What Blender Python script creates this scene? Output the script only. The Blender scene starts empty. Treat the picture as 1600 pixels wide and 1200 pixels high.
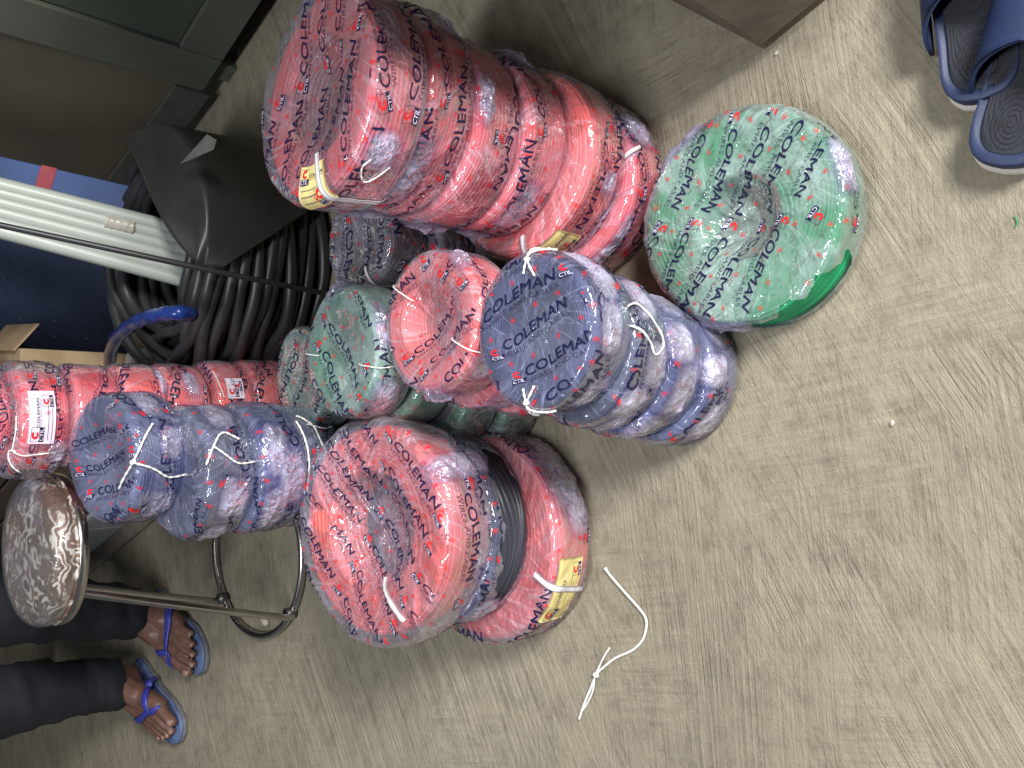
import bpy, bmesh, math, random
import numpy as np
from mathutils import Vector, Matrix, Euler

R_ = math.radians
scene = bpy.context.scene
col = scene.collection

# ------------------------------------------------------------------ camera model
F_PX = 1400.0
PITCH = R_(47)
CAM_H = 1.12
ROLL = math.atan2(50.0, F_PX * math.tan(math.pi / 2 - PITCH))
FW = np.array([0, math.cos(PITCH), -math.sin(PITCH)])
RT = np.array([1.0, 0, 0])
UP = np.cross(RT, FW)


def ray(x, y):
    a, b = x - 800.0, y - 600.0
    c, s = math.cos(ROLL), math.sin(ROLL)
    a2 = c * a + s * b
    b2 = -s * a + c * b
    return FW + RT * (-b2 / F_PX) + UP * (-a2 / F_PX)


def atz(x, y, z):
    d = ray(x, y)
    t = (z - CAM_H) / d[2]
    return np.array([0, 0, CAM_H]) + t * d


def aty(x, y, Y):
    d = ray(x, y)
    return np.array([0, 0, CAM_H]) + Y / d[1] * d


def depth(p):
    return float((np.array(p) - np.array([0, 0, CAM_H])) @ FW)


cam_d = bpy.data.cameras.new('camera')
cam_d.sensor_fit = 'HORIZONTAL'
cam_d.sensor_width = 36.0
cam_d.lens = F_PX / 1600.0 * 36.0
cam_d.clip_start = 0.02
cam_d.clip_end = 100
cam = bpy.data.objects.new('camera', cam_d)
col.objects.link(cam)
c_, s_ = math.cos(ROLL), math.sin(ROLL)
U0, L0 = Vector(UP), Vector(-RT)            # photo right = world down, photo down = world left
img_right = (-U0) * c_ + (L0) * (-s_)
img_down = (-U0) * s_ + (L0) * c_
# consistent with ray(): a2 = c*a + s*b (along -UP), b2 = -s*a + c*b (along -RT)
cx = img_right.normalized()
cy = (-img_down).normalized()
cz = cx.cross(cy).normalized()
cam.matrix_world = Matrix(((cx.x, cy.x, cz.x, 0), (cx.y, cy.y, cz.y, 0), (cx.z, cy.z, cz.z, CAM_H), (0, 0, 0, 1)))
scene.camera = cam

# ------------------------------------------------------------------ helpers


def mesh_np(name, verts, faces, mats, mat_idx=None, smooth=True):
    """verts (n,3); faces list of int arrays (each (m,k))"""
    me = bpy.data.meshes.new(name)
    verts = np.asarray(verts, dtype=np.float32)
    me.vertices.add(len(verts))
    me.vertices.foreach_set('co', verts.ravel())
    faces = [np.asarray(f, dtype=np.int32) for f in faces if len(f)]
    loops = np.concatenate([f.ravel() for f in faces])
    tot = np.concatenate([np.full(len(f), f.shape[1], dtype=np.int32) for f in faces])
    start = np.concatenate([[0], np.cumsum(tot)[:-1]]).astype(np.int32)
    me.loops.add(len(loops))
    me.loops.foreach_set('vertex_index', loops)
    me.polygons.add(len(tot))
    me.polygons.foreach_set('loop_start', start)
    me.polygons.foreach_set('loop_total', tot)
    for m in mats:
        me.materials.append(m)
    if mat_idx is not None:
        me.polygons.foreach_set('material_index', np.asarray(mat_idx, dtype=np.int32))
    me.polygons.foreach_set('use_smooth', np.full(len(tot), smooth, dtype=bool))
    me.update(calc_edges=True)
    me.validate()
    return me


def obj(name, me, parent=None):
    o = bpy.data.objects.new(name, me)
    col.objects.link(o)
    if parent:
        o.parent = parent
    return o


def empty(name, loc, rot=(0, 0, 0)):
    o = bpy.data.objects.new(name, None)
    col.objects.link(o)
    o.location = loc
    o.rotation_euler = rot
    o.empty_display_size = 0.05
    return o


def tag(o, label, cat, group=None):
    o['label'] = label
    o['category'] = cat
    if group:
        o['group'] = group
    return o


def grid_faces(nu, nv, wrap_u=False, off=0):
    """vertex index = iu*nv+iv"""
    iu = np.arange(nu if wrap_u else nu - 1)
    iv = np.arange(nv - 1)
    A, B = np.meshgrid(iu, iv, indexing='ij')
    A, B = A.ravel(), B.ravel()
    A2 = (A + 1) % nu
    return np.stack([A * nv + B, A2 * nv + B, A2 * nv + B + 1, A * nv + B + 1], 1) + off


def tube_np(pts, rad, n=8, closed=False):
    pts = np.asarray(pts, float)
    m = len(pts)
    rad = np.full(m, rad) if np.isscalar(rad) else np.asarray(rad)
    if closed:
        T = np.roll(pts, -1, 0) - np.roll(pts, 1, 0)
    else:
        T = np.gradient(pts, axis=0)
    T /= np.linalg.norm(T, axis=1)[:, None] + 1e-12
    ref = np.array([0, 0, 1.0]) if abs(T[0][2]) < 0.9 else np.array([1.0, 0, 0])
    Ns = []
    nrm = ref - T[0] * (ref @ T[0])
    nrm /= np.linalg.norm(nrm)
    for i in range(m):
        nrm = nrm - T[i] * (nrm @ T[i])
        nrm /= np.linalg.norm(nrm) + 1e-12
        Ns.append(nrm.copy())
    Ns = np.array(Ns)
    Bs = np.cross(T, Ns)
    ph = np.linspace(0, 2 * np.pi, n, endpoint=False)
    V = pts[:, None, :] + rad[:, None, None] * (np.cos(ph)[None, :, None] * Ns[:, None, :] + np.sin(ph)[None, :, None] * Bs[:, None, :])
    V = V.reshape(-1, 3)
    iu = np.arange(m if closed else m - 1)
    A, B = np.meshgrid(iu, np.arange(n), indexing='ij')
    A, B = A.ravel(), B.ravel()
    A2, B2 = (A + 1) % m, (B + 1) % n
    Fq = np.stack([A * n + B, A * n + B2, A2 * n + B2, A2 * n + B], 1)
    faces = [Fq]
    if not closed:
        faces.append(np.arange(n)[::-1][None, :])
        faces.append((np.arange(n) + (m - 1) * n)[None, :])
    return V, faces


class MB:
    """collect pieces into one mesh"""

    def __init__(self):
        self.v = []
        self.f = []
        self.mi = []
        self.n = 0

    def add(self, V, faces, mi=0):
        for f in faces:
            f = np.asarray(f)
            if len(f):
                self.f.append(f + self.n)
                self.mi.append(np.full(len(f), mi))
        self.v.append(np.asarray(V, float))
        self.n += len(V)

    def tube(self, pts, rad, n=8, closed=False, mi=0):
        V, f = tube_np(pts, rad, n, closed)
        self.add(V, f, mi)

    def box(self, lo, hi, M=None, mi=0, bev=0.0):
        bm = bmesh.new()
        bmesh.ops.create_cube(bm, size=1.0)
        lo, hi = Vector(lo), Vector(hi)
        for v in bm.verts:
            v.co = Vector((lo[i] + (v.co[i] + 0.5) * (hi[i] - lo[i]) for i in range(3)))
        if bev:
            bmesh.ops.bevel(bm, geom=bm.edges[:], offset=bev, segments=2, affect='EDGES', profile=0.5)
        if M is not None:
            bm.transform(M)
        self.bm(bm, mi)

    def bm(self, bm, mi=0):
        bm.verts.index_update()
        V = np.array([v.co[:] for v in bm.verts])
        by = {}
        for f in bm.faces:
            by.setdefault(len(f.verts), []).append([v.index for v in f.verts])
        self.add(V, [np.array(x) for x in by.values()], mi)
        bm.free()

    def mesh(self, name, mats, smooth=True):
        return mesh_np(name, np.concatenate(self.v), self.f, mats if isinstance(mats, (list, tuple)) else [mats], np.concatenate(self.mi), smooth)

    def build(self, name, mats, parent=None, smooth=True):
        return obj(name, self.mesh(name, mats, smooth), parent)


def smooth_path(pts, n=40):
    pts = np.asarray(pts, float)
    m = len(pts)
    t = np.linspace(0, m - 1, n)
    out = []
    for u in t:
        i = min(int(u), m - 2)
        f = u - i
        p0, p1, p2, p3 = pts[max(i - 1, 0)], pts[i], pts[i + 1], pts[min(i + 2, m - 1)]
        out.append(0.5 * ((2 * p1) + (-p0 + p2) * f + (2 * p0 - 5 * p1 + 4 * p2 - p3) * f ** 2 + (-p0 + 3 * p1 - 3 * p2 + p3) * f ** 3))
    return np.array(out)


def crumple(P, seed, freq=60.0, octs=3, ridged=True):
    """sum of warped ridges, 0..1-ish, of points (n,3)"""
    rng = np.random.default_rng(seed)
    out = np.zeros(len(P))
    tot = 0
    amp = 1.0
    for o in range(octs):
        f = freq * 1.9 ** o
        for _ in range(4):
            k = rng.normal(size=3)
            k *= f / np.linalg.norm(k)
            k2 = rng.normal(size=3)
            k2 *= 0.7 * f / np.linalg.norm(k2)
            ph, ph2 = rng.uniform(0, 6.28, 2)
            w = P @ k + ph + 1.6 * np.sin(P @ k2 + ph2)
            if ridged:
                out += amp * (1 - np.abs(np.sin(w * 0.5))) ** 2
            else:
                out += amp * (0.5 + 0.5 * np.sin(w))
            tot += amp
        amp *= 0.55
    return out / tot


# ------------------------------------------------------------------ materials
def new_mat(name):
    m = bpy.data.materials.new(name)
    m.use_nodes = True
    nt = m.node_tree
    nt.nodes.clear()
    out = nt.nodes.new('ShaderNodeOutputMaterial')
    return m, nt, out


def N(nt, t, **kw):
    n = nt.nodes.new(t)
    for k, v in kw.items():
        if k in n.bl_rna.properties.keys():
            setattr(n, k, v)
        else:
            n.inputs[k.replace('_', ' ')].default_value = v
    return n


def L(nt, a, b):
    nt.links.new(a, b)


def ramp(nt, fac, stops):
    r = nt.nodes.new('ShaderNodeValToRGB')
    e = r.color_ramp.elements
    while len(e) > 1:
        e.remove(e[0])
    e[0].position = stops[0][0]
    e[0].color = stops[0][1] if len(stops[0][1]) == 4 else (*stops[0][1], 1)
    for p, c in stops[1:]:
        x = e.new(p)
        x.color = c if len(c) == 4 else (*c, 1)
    L(nt, fac, r.inputs['Fac'])
    return r


def simple(name, c1, c2=None, rough=0.5, metal=0.0, scale=30.0, bump=0.0, bscale=80.0, spec=0.5, detail=5.0, coat=0.0):
    m, nt, out = new_mat(name)
    b = N(nt, 'ShaderNodeBsdfPrincipled')
    b.inputs['Roughness'].default_value = rough
    b.inputs['Metallic'].default_value = metal
    b.inputs['Specular IOR Level'].default_value = spec
    b.inputs['Coat Weight'].default_value = coat
    b.inputs['Coat Roughness'].default_value = 0.12
    tc = N(nt, 'ShaderNodeTexCoord')
    no = N(nt, 'ShaderNodeTexNoise', Scale=scale, Detail=detail)
    L(nt, tc.outputs['Object'], no.inputs['Vector'])
    c2 = c2 or tuple(x * 0.75 for x in c1)
    r = ramp(nt, no.outputs['Fac'], [(0.3, c2), (0.7, c1)])
    L(nt, r.outputs['Color'], b.inputs['Base Color'])
    if bump:
        n2 = N(nt, 'ShaderNodeTexNoise', Scale=bscale, Detail=6.0)
        L(nt, tc.outputs['Object'], n2.inputs['Vector'])
        bp = N(nt, 'ShaderNodeBump', Strength=bump, Distance=0.002)
        L(nt, n2.outputs['Fac'], bp.inputs['Height'])
        L(nt, bp.outputs['Normal'], b.inputs['Normal'])
    L(nt, b.outputs[0], out.inputs[0])
    return m


def film_mat(name, haze, tint, dark=(0.60, 0.58, 0.78), gl=1.0, bumpd=0.0014, specks=False):
    """clear, crumpled plastic wrap: see-through, milky where it doubles up, sharp glints on its creases"""
    m, nt, out = new_mat(name)
    tc = N(nt, 'ShaderNodeTexCoord')
    oi = N(nt, 'ShaderNodeObjectInfo')
    add = N(nt, 'ShaderNodeVectorMath', operation='MULTIPLY_ADD')
    cb = N(nt, 'ShaderNodeCombineXYZ')
    L(nt, oi.outputs['Random'], cb.inputs[0])
    L(nt, oi.outputs['Random'], cb.inputs[2])
    L(nt, cb.outputs[0], add.inputs[0])
    add.inputs[1].default_value = (7, 5, 3)
    L(nt, tc.outputs['Object'], add.inputs[2])
    wn = N(nt, 'ShaderNodeTexNoise', Scale=26.0, Detail=3.0)
    L(nt, add.outputs[0], wn.inputs['Vector'])
    wv = N(nt, 'ShaderNodeVectorMath', operation='MULTIPLY_ADD')
    L(nt, wn.outputs['Color'], wv.inputs[0])
    wv.inputs[1].default_value = (0.035, 0.035, 0.035)
    L(nt, add.outputs[0], wv.inputs[2])
    v1 = N(nt, 'ShaderNodeTexVoronoi', feature='DISTANCE_TO_EDGE', Scale=38.0)
    L(nt, wv.outputs[0], v1.inputs['Vector'])
    v2 = N(nt, 'ShaderNodeTexVoronoi', feature='DISTANCE_TO_EDGE', Scale=95.0)
    L(nt, wv.outputs[0], v2.inputs['Vector'])
    n3 = N(nt, 'ShaderNodeTexNoise', Scale=60.0, Detail=4.0, Roughness=0.6)
    n3.noise_type = 'RIDGED_MULTIFRACTAL'
    L(nt, wv.outputs[0], n3.inputs['Vector'])
    m1 = N(nt, 'ShaderNodeMath', operation='POWER')
    L(nt, v1.outputs['Distance'], m1.inputs[0])
    m1.inputs[1].default_value = 0.6
    m2 = N(nt, 'ShaderNodeMath', operation='MULTIPLY_ADD')
    L(nt, v2.outputs['Distance'], m2.inputs[0])
    m2.inputs[1].default_value = 0.5
    L(nt, m1.outputs[0], m2.inputs[2])
    m3 = N(nt, 'ShaderNodeMath', operation='MULTIPLY_ADD')
    L(nt, n3.outputs['Fac'], m3.inputs[0])
    m3.inputs[1].default_value = 0.22
    L(nt, m2.outputs[0], m3.inputs[2])
    # long drawn creases running slantwise over the coil (coordinates stored with the mesh)
    ta = N(nt, 'ShaderNodeAttribute', attribute_name='twist')
    tadd = N(nt, 'ShaderNodeVectorMath', operation='MULTIPLY_ADD')
    L(nt, cb.outputs[0], tadd.inputs[0])
    tadd.inputs[1].default_value = (2, 3, 1)
    L(nt, ta.outputs['Vector'], tadd.inputs[2])
    tn = N(nt, 'ShaderNodeTexNoise', Scale=55.0, Detail=3.0, Roughness=0.55)
    tn.noise_type = 'RIDGED_MULTIFRACTAL'
    L(nt, tadd.outputs[0], tn.inputs['Vector'])
    tm = N(nt, 'ShaderNodeMath', operation='MULTIPLY_ADD')
    L(nt, tn.outputs['Fac'], tm.inputs[0])
    tm.inputs[1].default_value = 0.30
    L(nt, m3.outputs[0], tm.inputs[2])
    bp = N(nt, 'ShaderNodeBump', Strength=1.0, Distance=bumpd)
    L(nt, tm.outputs[0], bp.inputs['Height'])
    tr = N(nt, 'ShaderNodeBsdfTransparent', Color=(*tint, 1))
    df = N(nt, 'ShaderNodeBsdfDiffuse', Color=(*dark, 1))
    L(nt, bp.outputs[0], df.inputs['Normal'])
    if specks:
        # crushed print: thin broken navy squiggles and a few red ones
        sp = N(nt, 'ShaderNodeTexNoise', Scale=105.0, Detail=3.0, Roughness=0.6)
        sp.inputs['Distortion'].default_value = 1.4
        L(nt, add.outputs[0], sp.inputs['Vector'])
        lines = ramp(nt, sp.outputs['Fac'], [(0.0, (0, 0, 0)), (0.435, (0, 0, 0)), (0.445, (1, 1, 1)), (0.472, (1, 1, 1)), (0.482, (0, 0, 0))])
        rl = ramp(nt, sp.outputs['Fac'], [(0.585, (0, 0, 0)), (0.595, (1, 1, 1)), (0.625, (1, 1, 1)), (0.635, (0, 0, 0))])
        gate = N(nt, 'ShaderNodeTexNoise', Scale=45.0, Detail=1.0)
        L(nt, add.outputs[0], gate.inputs['Vector'])
        gt = ramp(nt, gate.outputs['Fac'], [(0.46, (0, 0, 0)), (0.52, (1, 1, 1))])
        lm = N(nt, 'ShaderNodeMath', operation='MULTIPLY')
        L(nt, lines.outputs[0], lm.inputs[0])
        L(nt, gt.outputs[0], lm.inputs[1])
        rm = N(nt, 'ShaderNodeMath', operation='MULTIPLY')
        L(nt, rl.outputs[0], rm.inputs[0])
        L(nt, gt.outputs[0], rm.inputs[1])
        cm = N(nt, 'ShaderNodeMix')
        cm.data_type = 'RGBA'
        L(nt, lm.outputs[0], cm.inputs[0])
        cm.inputs[6].default_value = (*dark, 1)
        cm.inputs[7].default_value = (0.015, 0.012, 0.07, 1)
        cm2 = N(nt, 'ShaderNodeMix')
        cm2.data_type = 'RGBA'
        L(nt, rm.outputs[0], cm2.inputs[0])
        L(nt, cm.outputs[2], cm2.inputs[6])
        cm2.inputs[7].default_value = (0.55, 0.04, 0.06, 1)
        L(nt, cm2.outputs[2], df.inputs['Color'])
    gls = N(nt, 'ShaderNodeBsdfGlossy', Roughness=0.075)
    L(nt, bp.outputs[0], gls.inputs['Normal'])
    # haze amount: patchy, more along creases and at grazing view (the film is seen edge-on there)
    hz = N(nt, 'ShaderNodeTexNoise', Scale=14.0, Detail=6.0, Roughness=0.65)
    L(nt, wv.outputs[0], hz.inputs['Vector'])
    mr = N(nt, 'ShaderNodeMapRange')
    mr.inputs['From Min'].default_value = 0.38
    mr.inputs['From Max'].default_value = 0.72
    mr.inputs['To Min'].default_value = haze * 0.45
    mr.inputs['To Max'].default_value = haze * 2.1
    L(nt, hz.outputs['Fac'], mr.inputs['Value'])
    lw = N(nt, 'ShaderNodeLayerWeight', Blend=0.25)
    mf = N(nt, 'ShaderNodeMath', operation='MULTIPLY_ADD')
    L(nt, lw.outputs['Facing'], mf.inputs[0])
    mf.inputs[1].default_value = 0.16
    L(nt, mr.outputs[0], mf.inputs[2])
    cr = N(nt, 'ShaderNodeMapRange')          # crease lines
    cr.inputs['From Min'].default_value = 0.0
    cr.inputs['From Max'].default_value = 0.022
    cr.inputs['To Min'].default_value = 0.24
    cr.inputs['To Max'].default_value = 0.0
    vn = N(nt, 'ShaderNodeTexNoise', Scale=34.0, Detail=3.0, Roughness=0.5)
    L(nt, tadd.outputs[0], vn.inputs['Vector'])
    vs_ = N(nt, 'ShaderNodeMath', operation='SUBTRACT')
    L(nt, vn.outputs['Fac'], vs_.inputs[0])
    vs_.inputs[1].default_value = 0.5
    va_ = N(nt, 'ShaderNodeMath', operation='ABSOLUTE')
    L(nt, vs_.outputs[0], va_.inputs[0])
    L(nt, va_.outputs[0], cr.inputs['Value'])
    ms = N(nt, 'ShaderNodeMath', operation='ADD', use_clamp=True)
    L(nt, mf.outputs[0], ms.inputs[0])
    L(nt, cr.outputs[0], ms.inputs[1])
    mix1 = N(nt, 'ShaderNodeMixShader')
    L(nt, ms.outputs[0], mix1.inputs[0])
    L(nt, tr.outputs[0], mix1.inputs[1])
    L(nt, df.outputs[0], mix1.inputs[2])
    fr = N(nt, 'ShaderNodeFresnel', IOR=1.5)
    L(nt, bp.outputs[0], fr.inputs['Normal'])
    fm = N(nt, 'ShaderNodeMath', operation='MULTIPLY_ADD', use_clamp=True)
    L(nt, fr.outputs[0], fm.inputs[0])
    fm.inputs[1].default_value = 1.0 * gl
    fm.inputs[2].default_value = 0.01
    fc = N(nt, 'ShaderNodeMath', operation='MINIMUM')
    L(nt, fm.outputs[0], fc.inputs[0])
    fc.inputs[1].default_value = 0.42
    if specks:
        af = N(nt, 'ShaderNodeAttribute', attribute_name='fade')
        f1 = N(nt, 'ShaderNodeMath', operation='ADD', use_clamp=True)
        L(nt, ms.outputs[0], f1.inputs[0])
        L(nt, lm.outputs[0], f1.inputs[1])
        f2 = N(nt, 'ShaderNodeMath', operation='MULTIPLY')
        L(nt, f1.outputs[0], f2.inputs[0])
        L(nt, af.outputs['Fac'], f2.inputs[1])
        L(nt, f2.outputs[0], mix1.inputs[0])
        f3 = N(nt, 'ShaderNodeMath', operation='MULTIPLY')
        L(nt, fc.outputs[0], f3.inputs[0])
        L(nt, af.outputs['Fac'], f3.inputs[1])
        fc = f3
    mix2 = N(nt, 'ShaderNodeMixShader')
    L(nt, fc.outputs[0], mix2.inputs[0])
    L(nt, mix1.outputs[0], mix2.inputs[1])
    L(nt, gls.outputs[0], mix2.inputs[2])
    L(nt, mix2.outputs[0], out.inputs[0])
    return m


def wire_mat(name, c, rough=0.36):
    m, nt, out = new_mat(name)
    b = N(nt, 'ShaderNodeBsdfPrincipled', Roughness=rough)
    b.inputs['Specular IOR Level'].default_value = 0.4
    oi = N(nt, 'ShaderNodeObjectInfo')
    tc = N(nt, 'ShaderNodeTexCoord')
    no = N(nt, 'ShaderNodeTexNoise', Scale=22.0, Detail=4.0)
    L(nt, tc.outputs['Object'], no.inputs['Vector'])
    mr = N(nt, 'ShaderNodeMapRange')
    mr.inputs['To Min'].default_value = 0.85
    mr.inputs['To Max'].default_value = 1.12
    L(nt, oi.outputs['Random'], mr.inputs['Value'])
    ma = N(nt, 'ShaderNodeMath', operation='MULTIPLY_ADD')
    L(nt, no.outputs['Fac'], ma.inputs[0])
    ma.inputs[1].default_value = 0.3
    L(nt, mr.outputs[0], ma.inputs[2])
    sb = N(nt, 'ShaderNodeMath', operation='SUBTRACT')
    L(nt, ma.outputs[0], sb.inputs[0])
    sb.inputs[1].default_value = 0.15
    mx = N(nt, 'ShaderNodeVectorMath', operation='SCALE')
    mx.inputs[0].default_value = c
    L(nt, sb.outputs[0], mx.inputs['Scale'])
    L(nt, mx.outputs[0], b.inputs['Base Color'])
    L(nt, b.outputs[0], out.inputs[0])
    return m


def ink_mat(name, c, alpha=0.9):
    m, nt, out = new_mat(name)
    b = N(nt, 'ShaderNodeBsdfPrincipled', Roughness=0.3)
    b.inputs['Base Color'].default_value = (*c, 1)
    b.inputs['Alpha'].default_value = alpha
    L(nt, b.outputs[0], out.inputs[0])
    return m


W_RED = wire_mat('red_wire', (0.84, 0.10, 0.115))
W_ORED = wire_mat('light_red_wire', (0.86, 0.12, 0.10))
W_SLATE = wire_mat('slate_wire', (0.055, 0.065, 0.15))
W_GREY = wire_mat('grey_black_wire', (0.045, 0.05, 0.065))
W_BLACK = wire_mat('black_wire', (0.022, 0.022, 0.025))
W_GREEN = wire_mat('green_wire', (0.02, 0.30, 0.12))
W_GREEN_SHADED = wire_mat('shaded_green_wire', (0.015, 0.16, 0.07))  # same green wire, with the shade of the lower coils put into its colour

FILM = film_mat('clear_wrap', 0.135, (0.97, 0.95, 0.98), (0.72, 0.64, 0.78))
FILM_BLUE = film_mat('lavender_wrap', 0.17, (0.93, 0.93, 0.98), (0.38, 0.41, 0.64))
FILM_GREEN = film_mat('milky_wrap', 0.44, (0.92, 0.95, 0.95), (0.37, 0.49, 0.46))
KNOT = film_mat('bunched_wrap', 0.42, (0.9, 0.88, 0.97), (0.72, 0.69, 0.93), gl=1.6, bumpd=0.0022, specks=True)
INK_N = ink_mat('navy_ink', (0.012, 0.012, 0.055), 0.93)
INK_T = ink_mat('thin_navy_ink', (0.03, 0.025, 0.08), 0.75)
INK_R = ink_mat('red_ink', (0.72, 0.02, 0.025), 0.92)
INK_P = ink_mat('pale_ink', (0.75, 0.72, 0.85), 0.9)
STRING = simple('white_string', (0.85, 0.84, 0.80), (0.72, 0.71, 0.68), rough=0.6, scale=200, bump=0.5, bscale=900)
STRAP = simple('white_strap', (0.80, 0.76, 0.78), (0.70, 0.66, 0.70), rough=0.3)
YELLOW = simple('yellow_card', (0.78, 0.66, 0.27), (0.70, 0.58, 0.24), rough=0.55)
PINKW = simple('pale_card', (0.80, 0.70, 0.80), (0.72, 0.62, 0.74), rough=0.5)

# ------------------------------------------------------------------ print artwork (2D triangle meshes)


def text2d(s, height, xscale=1.0, bold=0.0, maxedge=None, spacing=1.0):
    cu = bpy.data.curves.new('text', 'FONT')
    cu.body = s
    cu.size = 1.0
    cu.resolution_u = 3
    cu.offset = bold
    cu.space_character = spacing
    cu.fill_mode = 'FRONT'
    o = bpy.data.objects.new('text', cu)
    col.objects.link(o)
    dg = bpy.context.evaluated_depsgraph_get()
    me = o.evaluated_get(dg).to_mesh()
    bm = bmesh.new()
    bm.from_mesh(me)
    o.evaluated_get(dg).to_mesh_clear()
    bpy.data.objects.remove(o)
    bpy.data.curves.remove(cu)
    bmesh.ops.remove_doubles(bm, verts=bm.verts, dist=1e-5)
    ys = [v.co.y for v in bm.verts]
    xs = [v.co.x for v in bm.verts]
    k = height / (max(ys) - min(ys))
    y0, x0 = min(ys), min(xs)
    for v in bm.verts:
        v.co = Vector(((v.co.x - x0) * k * xscale, (v.co.y - y0) * k, 0))
    bmesh.ops.triangulate(bm, faces=bm.faces[:])
    if maxedge:
        for _ in range(4):
            ed = [e for e in bm.edges if e.calc_length() > maxedge]
            if not ed:
                break
            bmesh.ops.subdivide_edges(bm, edges=ed, cuts=1)
            bmesh.ops.triangulate(bm, faces=bm.faces[:])
    bm.verts.index_update()
    V = np.array([v.co[:2] for v in bm.verts])
    T = np.array([[v.index for v in f.verts] for f in bm.faces])
    bm.free()
    return V, T


def poly2d(pts):
    bm = bmesh.new()
    vs = [bm.verts.new((x, y, 0)) for x, y in pts]
    f = bm.faces.new(vs)
    bmesh.ops.triangulate(bm, faces=[f])
    bm.verts.index_update()
    V = np.array([v.co[:2] for v in bm.verts])
    T = np.array([[v.index for v in f.verts] for f in bm.faces])
    bm.free()
    return V, T


def rectg(x0, y0, x1, y1, n=1, m=1):
    xs = np.linspace(x0, x1, n + 1)
    ys = np.linspace(y0, y1, m + 1)
    V = np.array([(x, y) for x in xs for y in ys])
    q = grid_faces(n + 1, m + 1)
    T = np.concatenate([q[:, :3], q[:, [0, 2, 3]]])
    return V, T


class Art:
    """2D artwork: pieces (V, T, material, lift)"""

    def __init__(self):
        self.p = []

    def add(self, VT, mi, lift=0.0, dx=0, dy=0):
        V, T = VT
        self.p.append((V + np.array([dx, dy]), T, mi, lift))
        return self

    def merged(self):
        Vs, Ts, Ms, Ls, n = [], [], [], [], 0
        for V, T, mi, lift in self.p:
            Vs.append(V)
            Ts.append(T + n)
            Ms.append(np.full(len(T), mi))
            Ls.append(np.full(len(V), lift))
            n += len(V)
        self.V, self.T, self.M, self.L = np.concatenate(Vs), np.concatenate(Ts), np.concatenate(Ms), np.concatenate(Ls)
        return self


def frame2d(a, x0, y0, x1, y1, w, mi):
    n = 6
    a.add(rectg(x0, y0, x1, y0 + w, n, 1), mi)
    a.add(rectg(x0, y1 - w, x1, y1, n, 1), mi)
    a.add(rectg(x0, y0 + w, x0 + w, y1 - w, 1, n), mi)
    a.add(rectg(x1 - w, y0 + w, x1, y1 - w, 1, n), mi)


def arcC(cx, cy, ro, ri, a0=40, a1=320, n=18, sx=1.25):
    t = np.radians(np.linspace(a0, a1, n))
    V = np.concatenate([np.stack([cx + sx * ro * np.cos(t), cy + ro * np.sin(t)], 1), np.stack([cx + sx * ri * np.cos(t), cy + ri * np.sin(t)], 1)])
    T = []
    for i in range(n - 1):
        T += [[i, i + 1, n + i], [i + 1, n + i + 1, n + i]]
    return V, np.array(T)


def star2d(r, inner=0.45):
    pts = []
    for i in range(10):
        a = math.pi / 2 + i * math.pi / 5
        k = r if i % 2 == 0 else r * inner
        pts.append((k * math.cos(a), k * math.sin(a)))
    return pts


T_BIG = text2d('COLEMAN', 0.0122, 1.55, bold=0.0, maxedge=0.0045, spacing=1.02)
WLEN = T_BIG[0][:, 0].max()
T_SUB = text2d('WIRES AND CABLES', 0.0062, 1.0, bold=0.0, maxedge=0.006, spacing=1.08)
k_ = WLEN / T_SUB[0][:, 0].max()
T_SUB = (T_SUB[0] * np.array([k_, 1]), T_SUB[1])
T_CTIL = text2d('CTIL', 0.0050, 1.25, bold=0.0, maxedge=0.006)


def logo_art():
    a = Art()
    frame2d(a, 0, 0, 0.0215, 0.0185, 0.0006, 2)
    a.add(rectg(0, -0.0002, 0.0215, 0.0068, 6, 2), 1, 0.0001)
    a.add(T_CTIL, 4, 0.0005, 0.0017, 0.0008)
    a.add(T_CTIL, 4, 0.0006, 0.0020, 0.0009)
    a.add(arcC(0.0105, 0.0127, 0.0051, 0.0021), 3, 0.0002)
    return a.merged()


def star_art():
    a = Art()
    o = np.array(star2d(0.0047))
    i = np.array(star2d(0.0036))
    V = np.concatenate([o, i])
    T = []
    for k in range(10):
        j = (k + 1) % 10
        T += [[k, j, 10 + k], [j, 10 + j, 10 + k]]
    a.add((V, np.array(T)), 3)
    a.add(poly2d(star2d(0.0020)), 3, 0, 0.0004, -0.0003)
    return a.merged()


def word_art():
    a = Art()
    a.add(T_BIG, 1, 0.0001)
    a.add(T_BIG, 1, 0.0002, 0.0007, 0.0001)
    a.add(T_BIG, 1, 0.00015, 0.00035, 0.0006)
    a.add(T_SUB, 2, 0, 0, -0.0092)
    return a.merged()


A_LOGO, A_STAR, A_WORD = logo_art(), star_art(), word_art()

# ------------------------------------------------------------------ coil types


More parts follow.
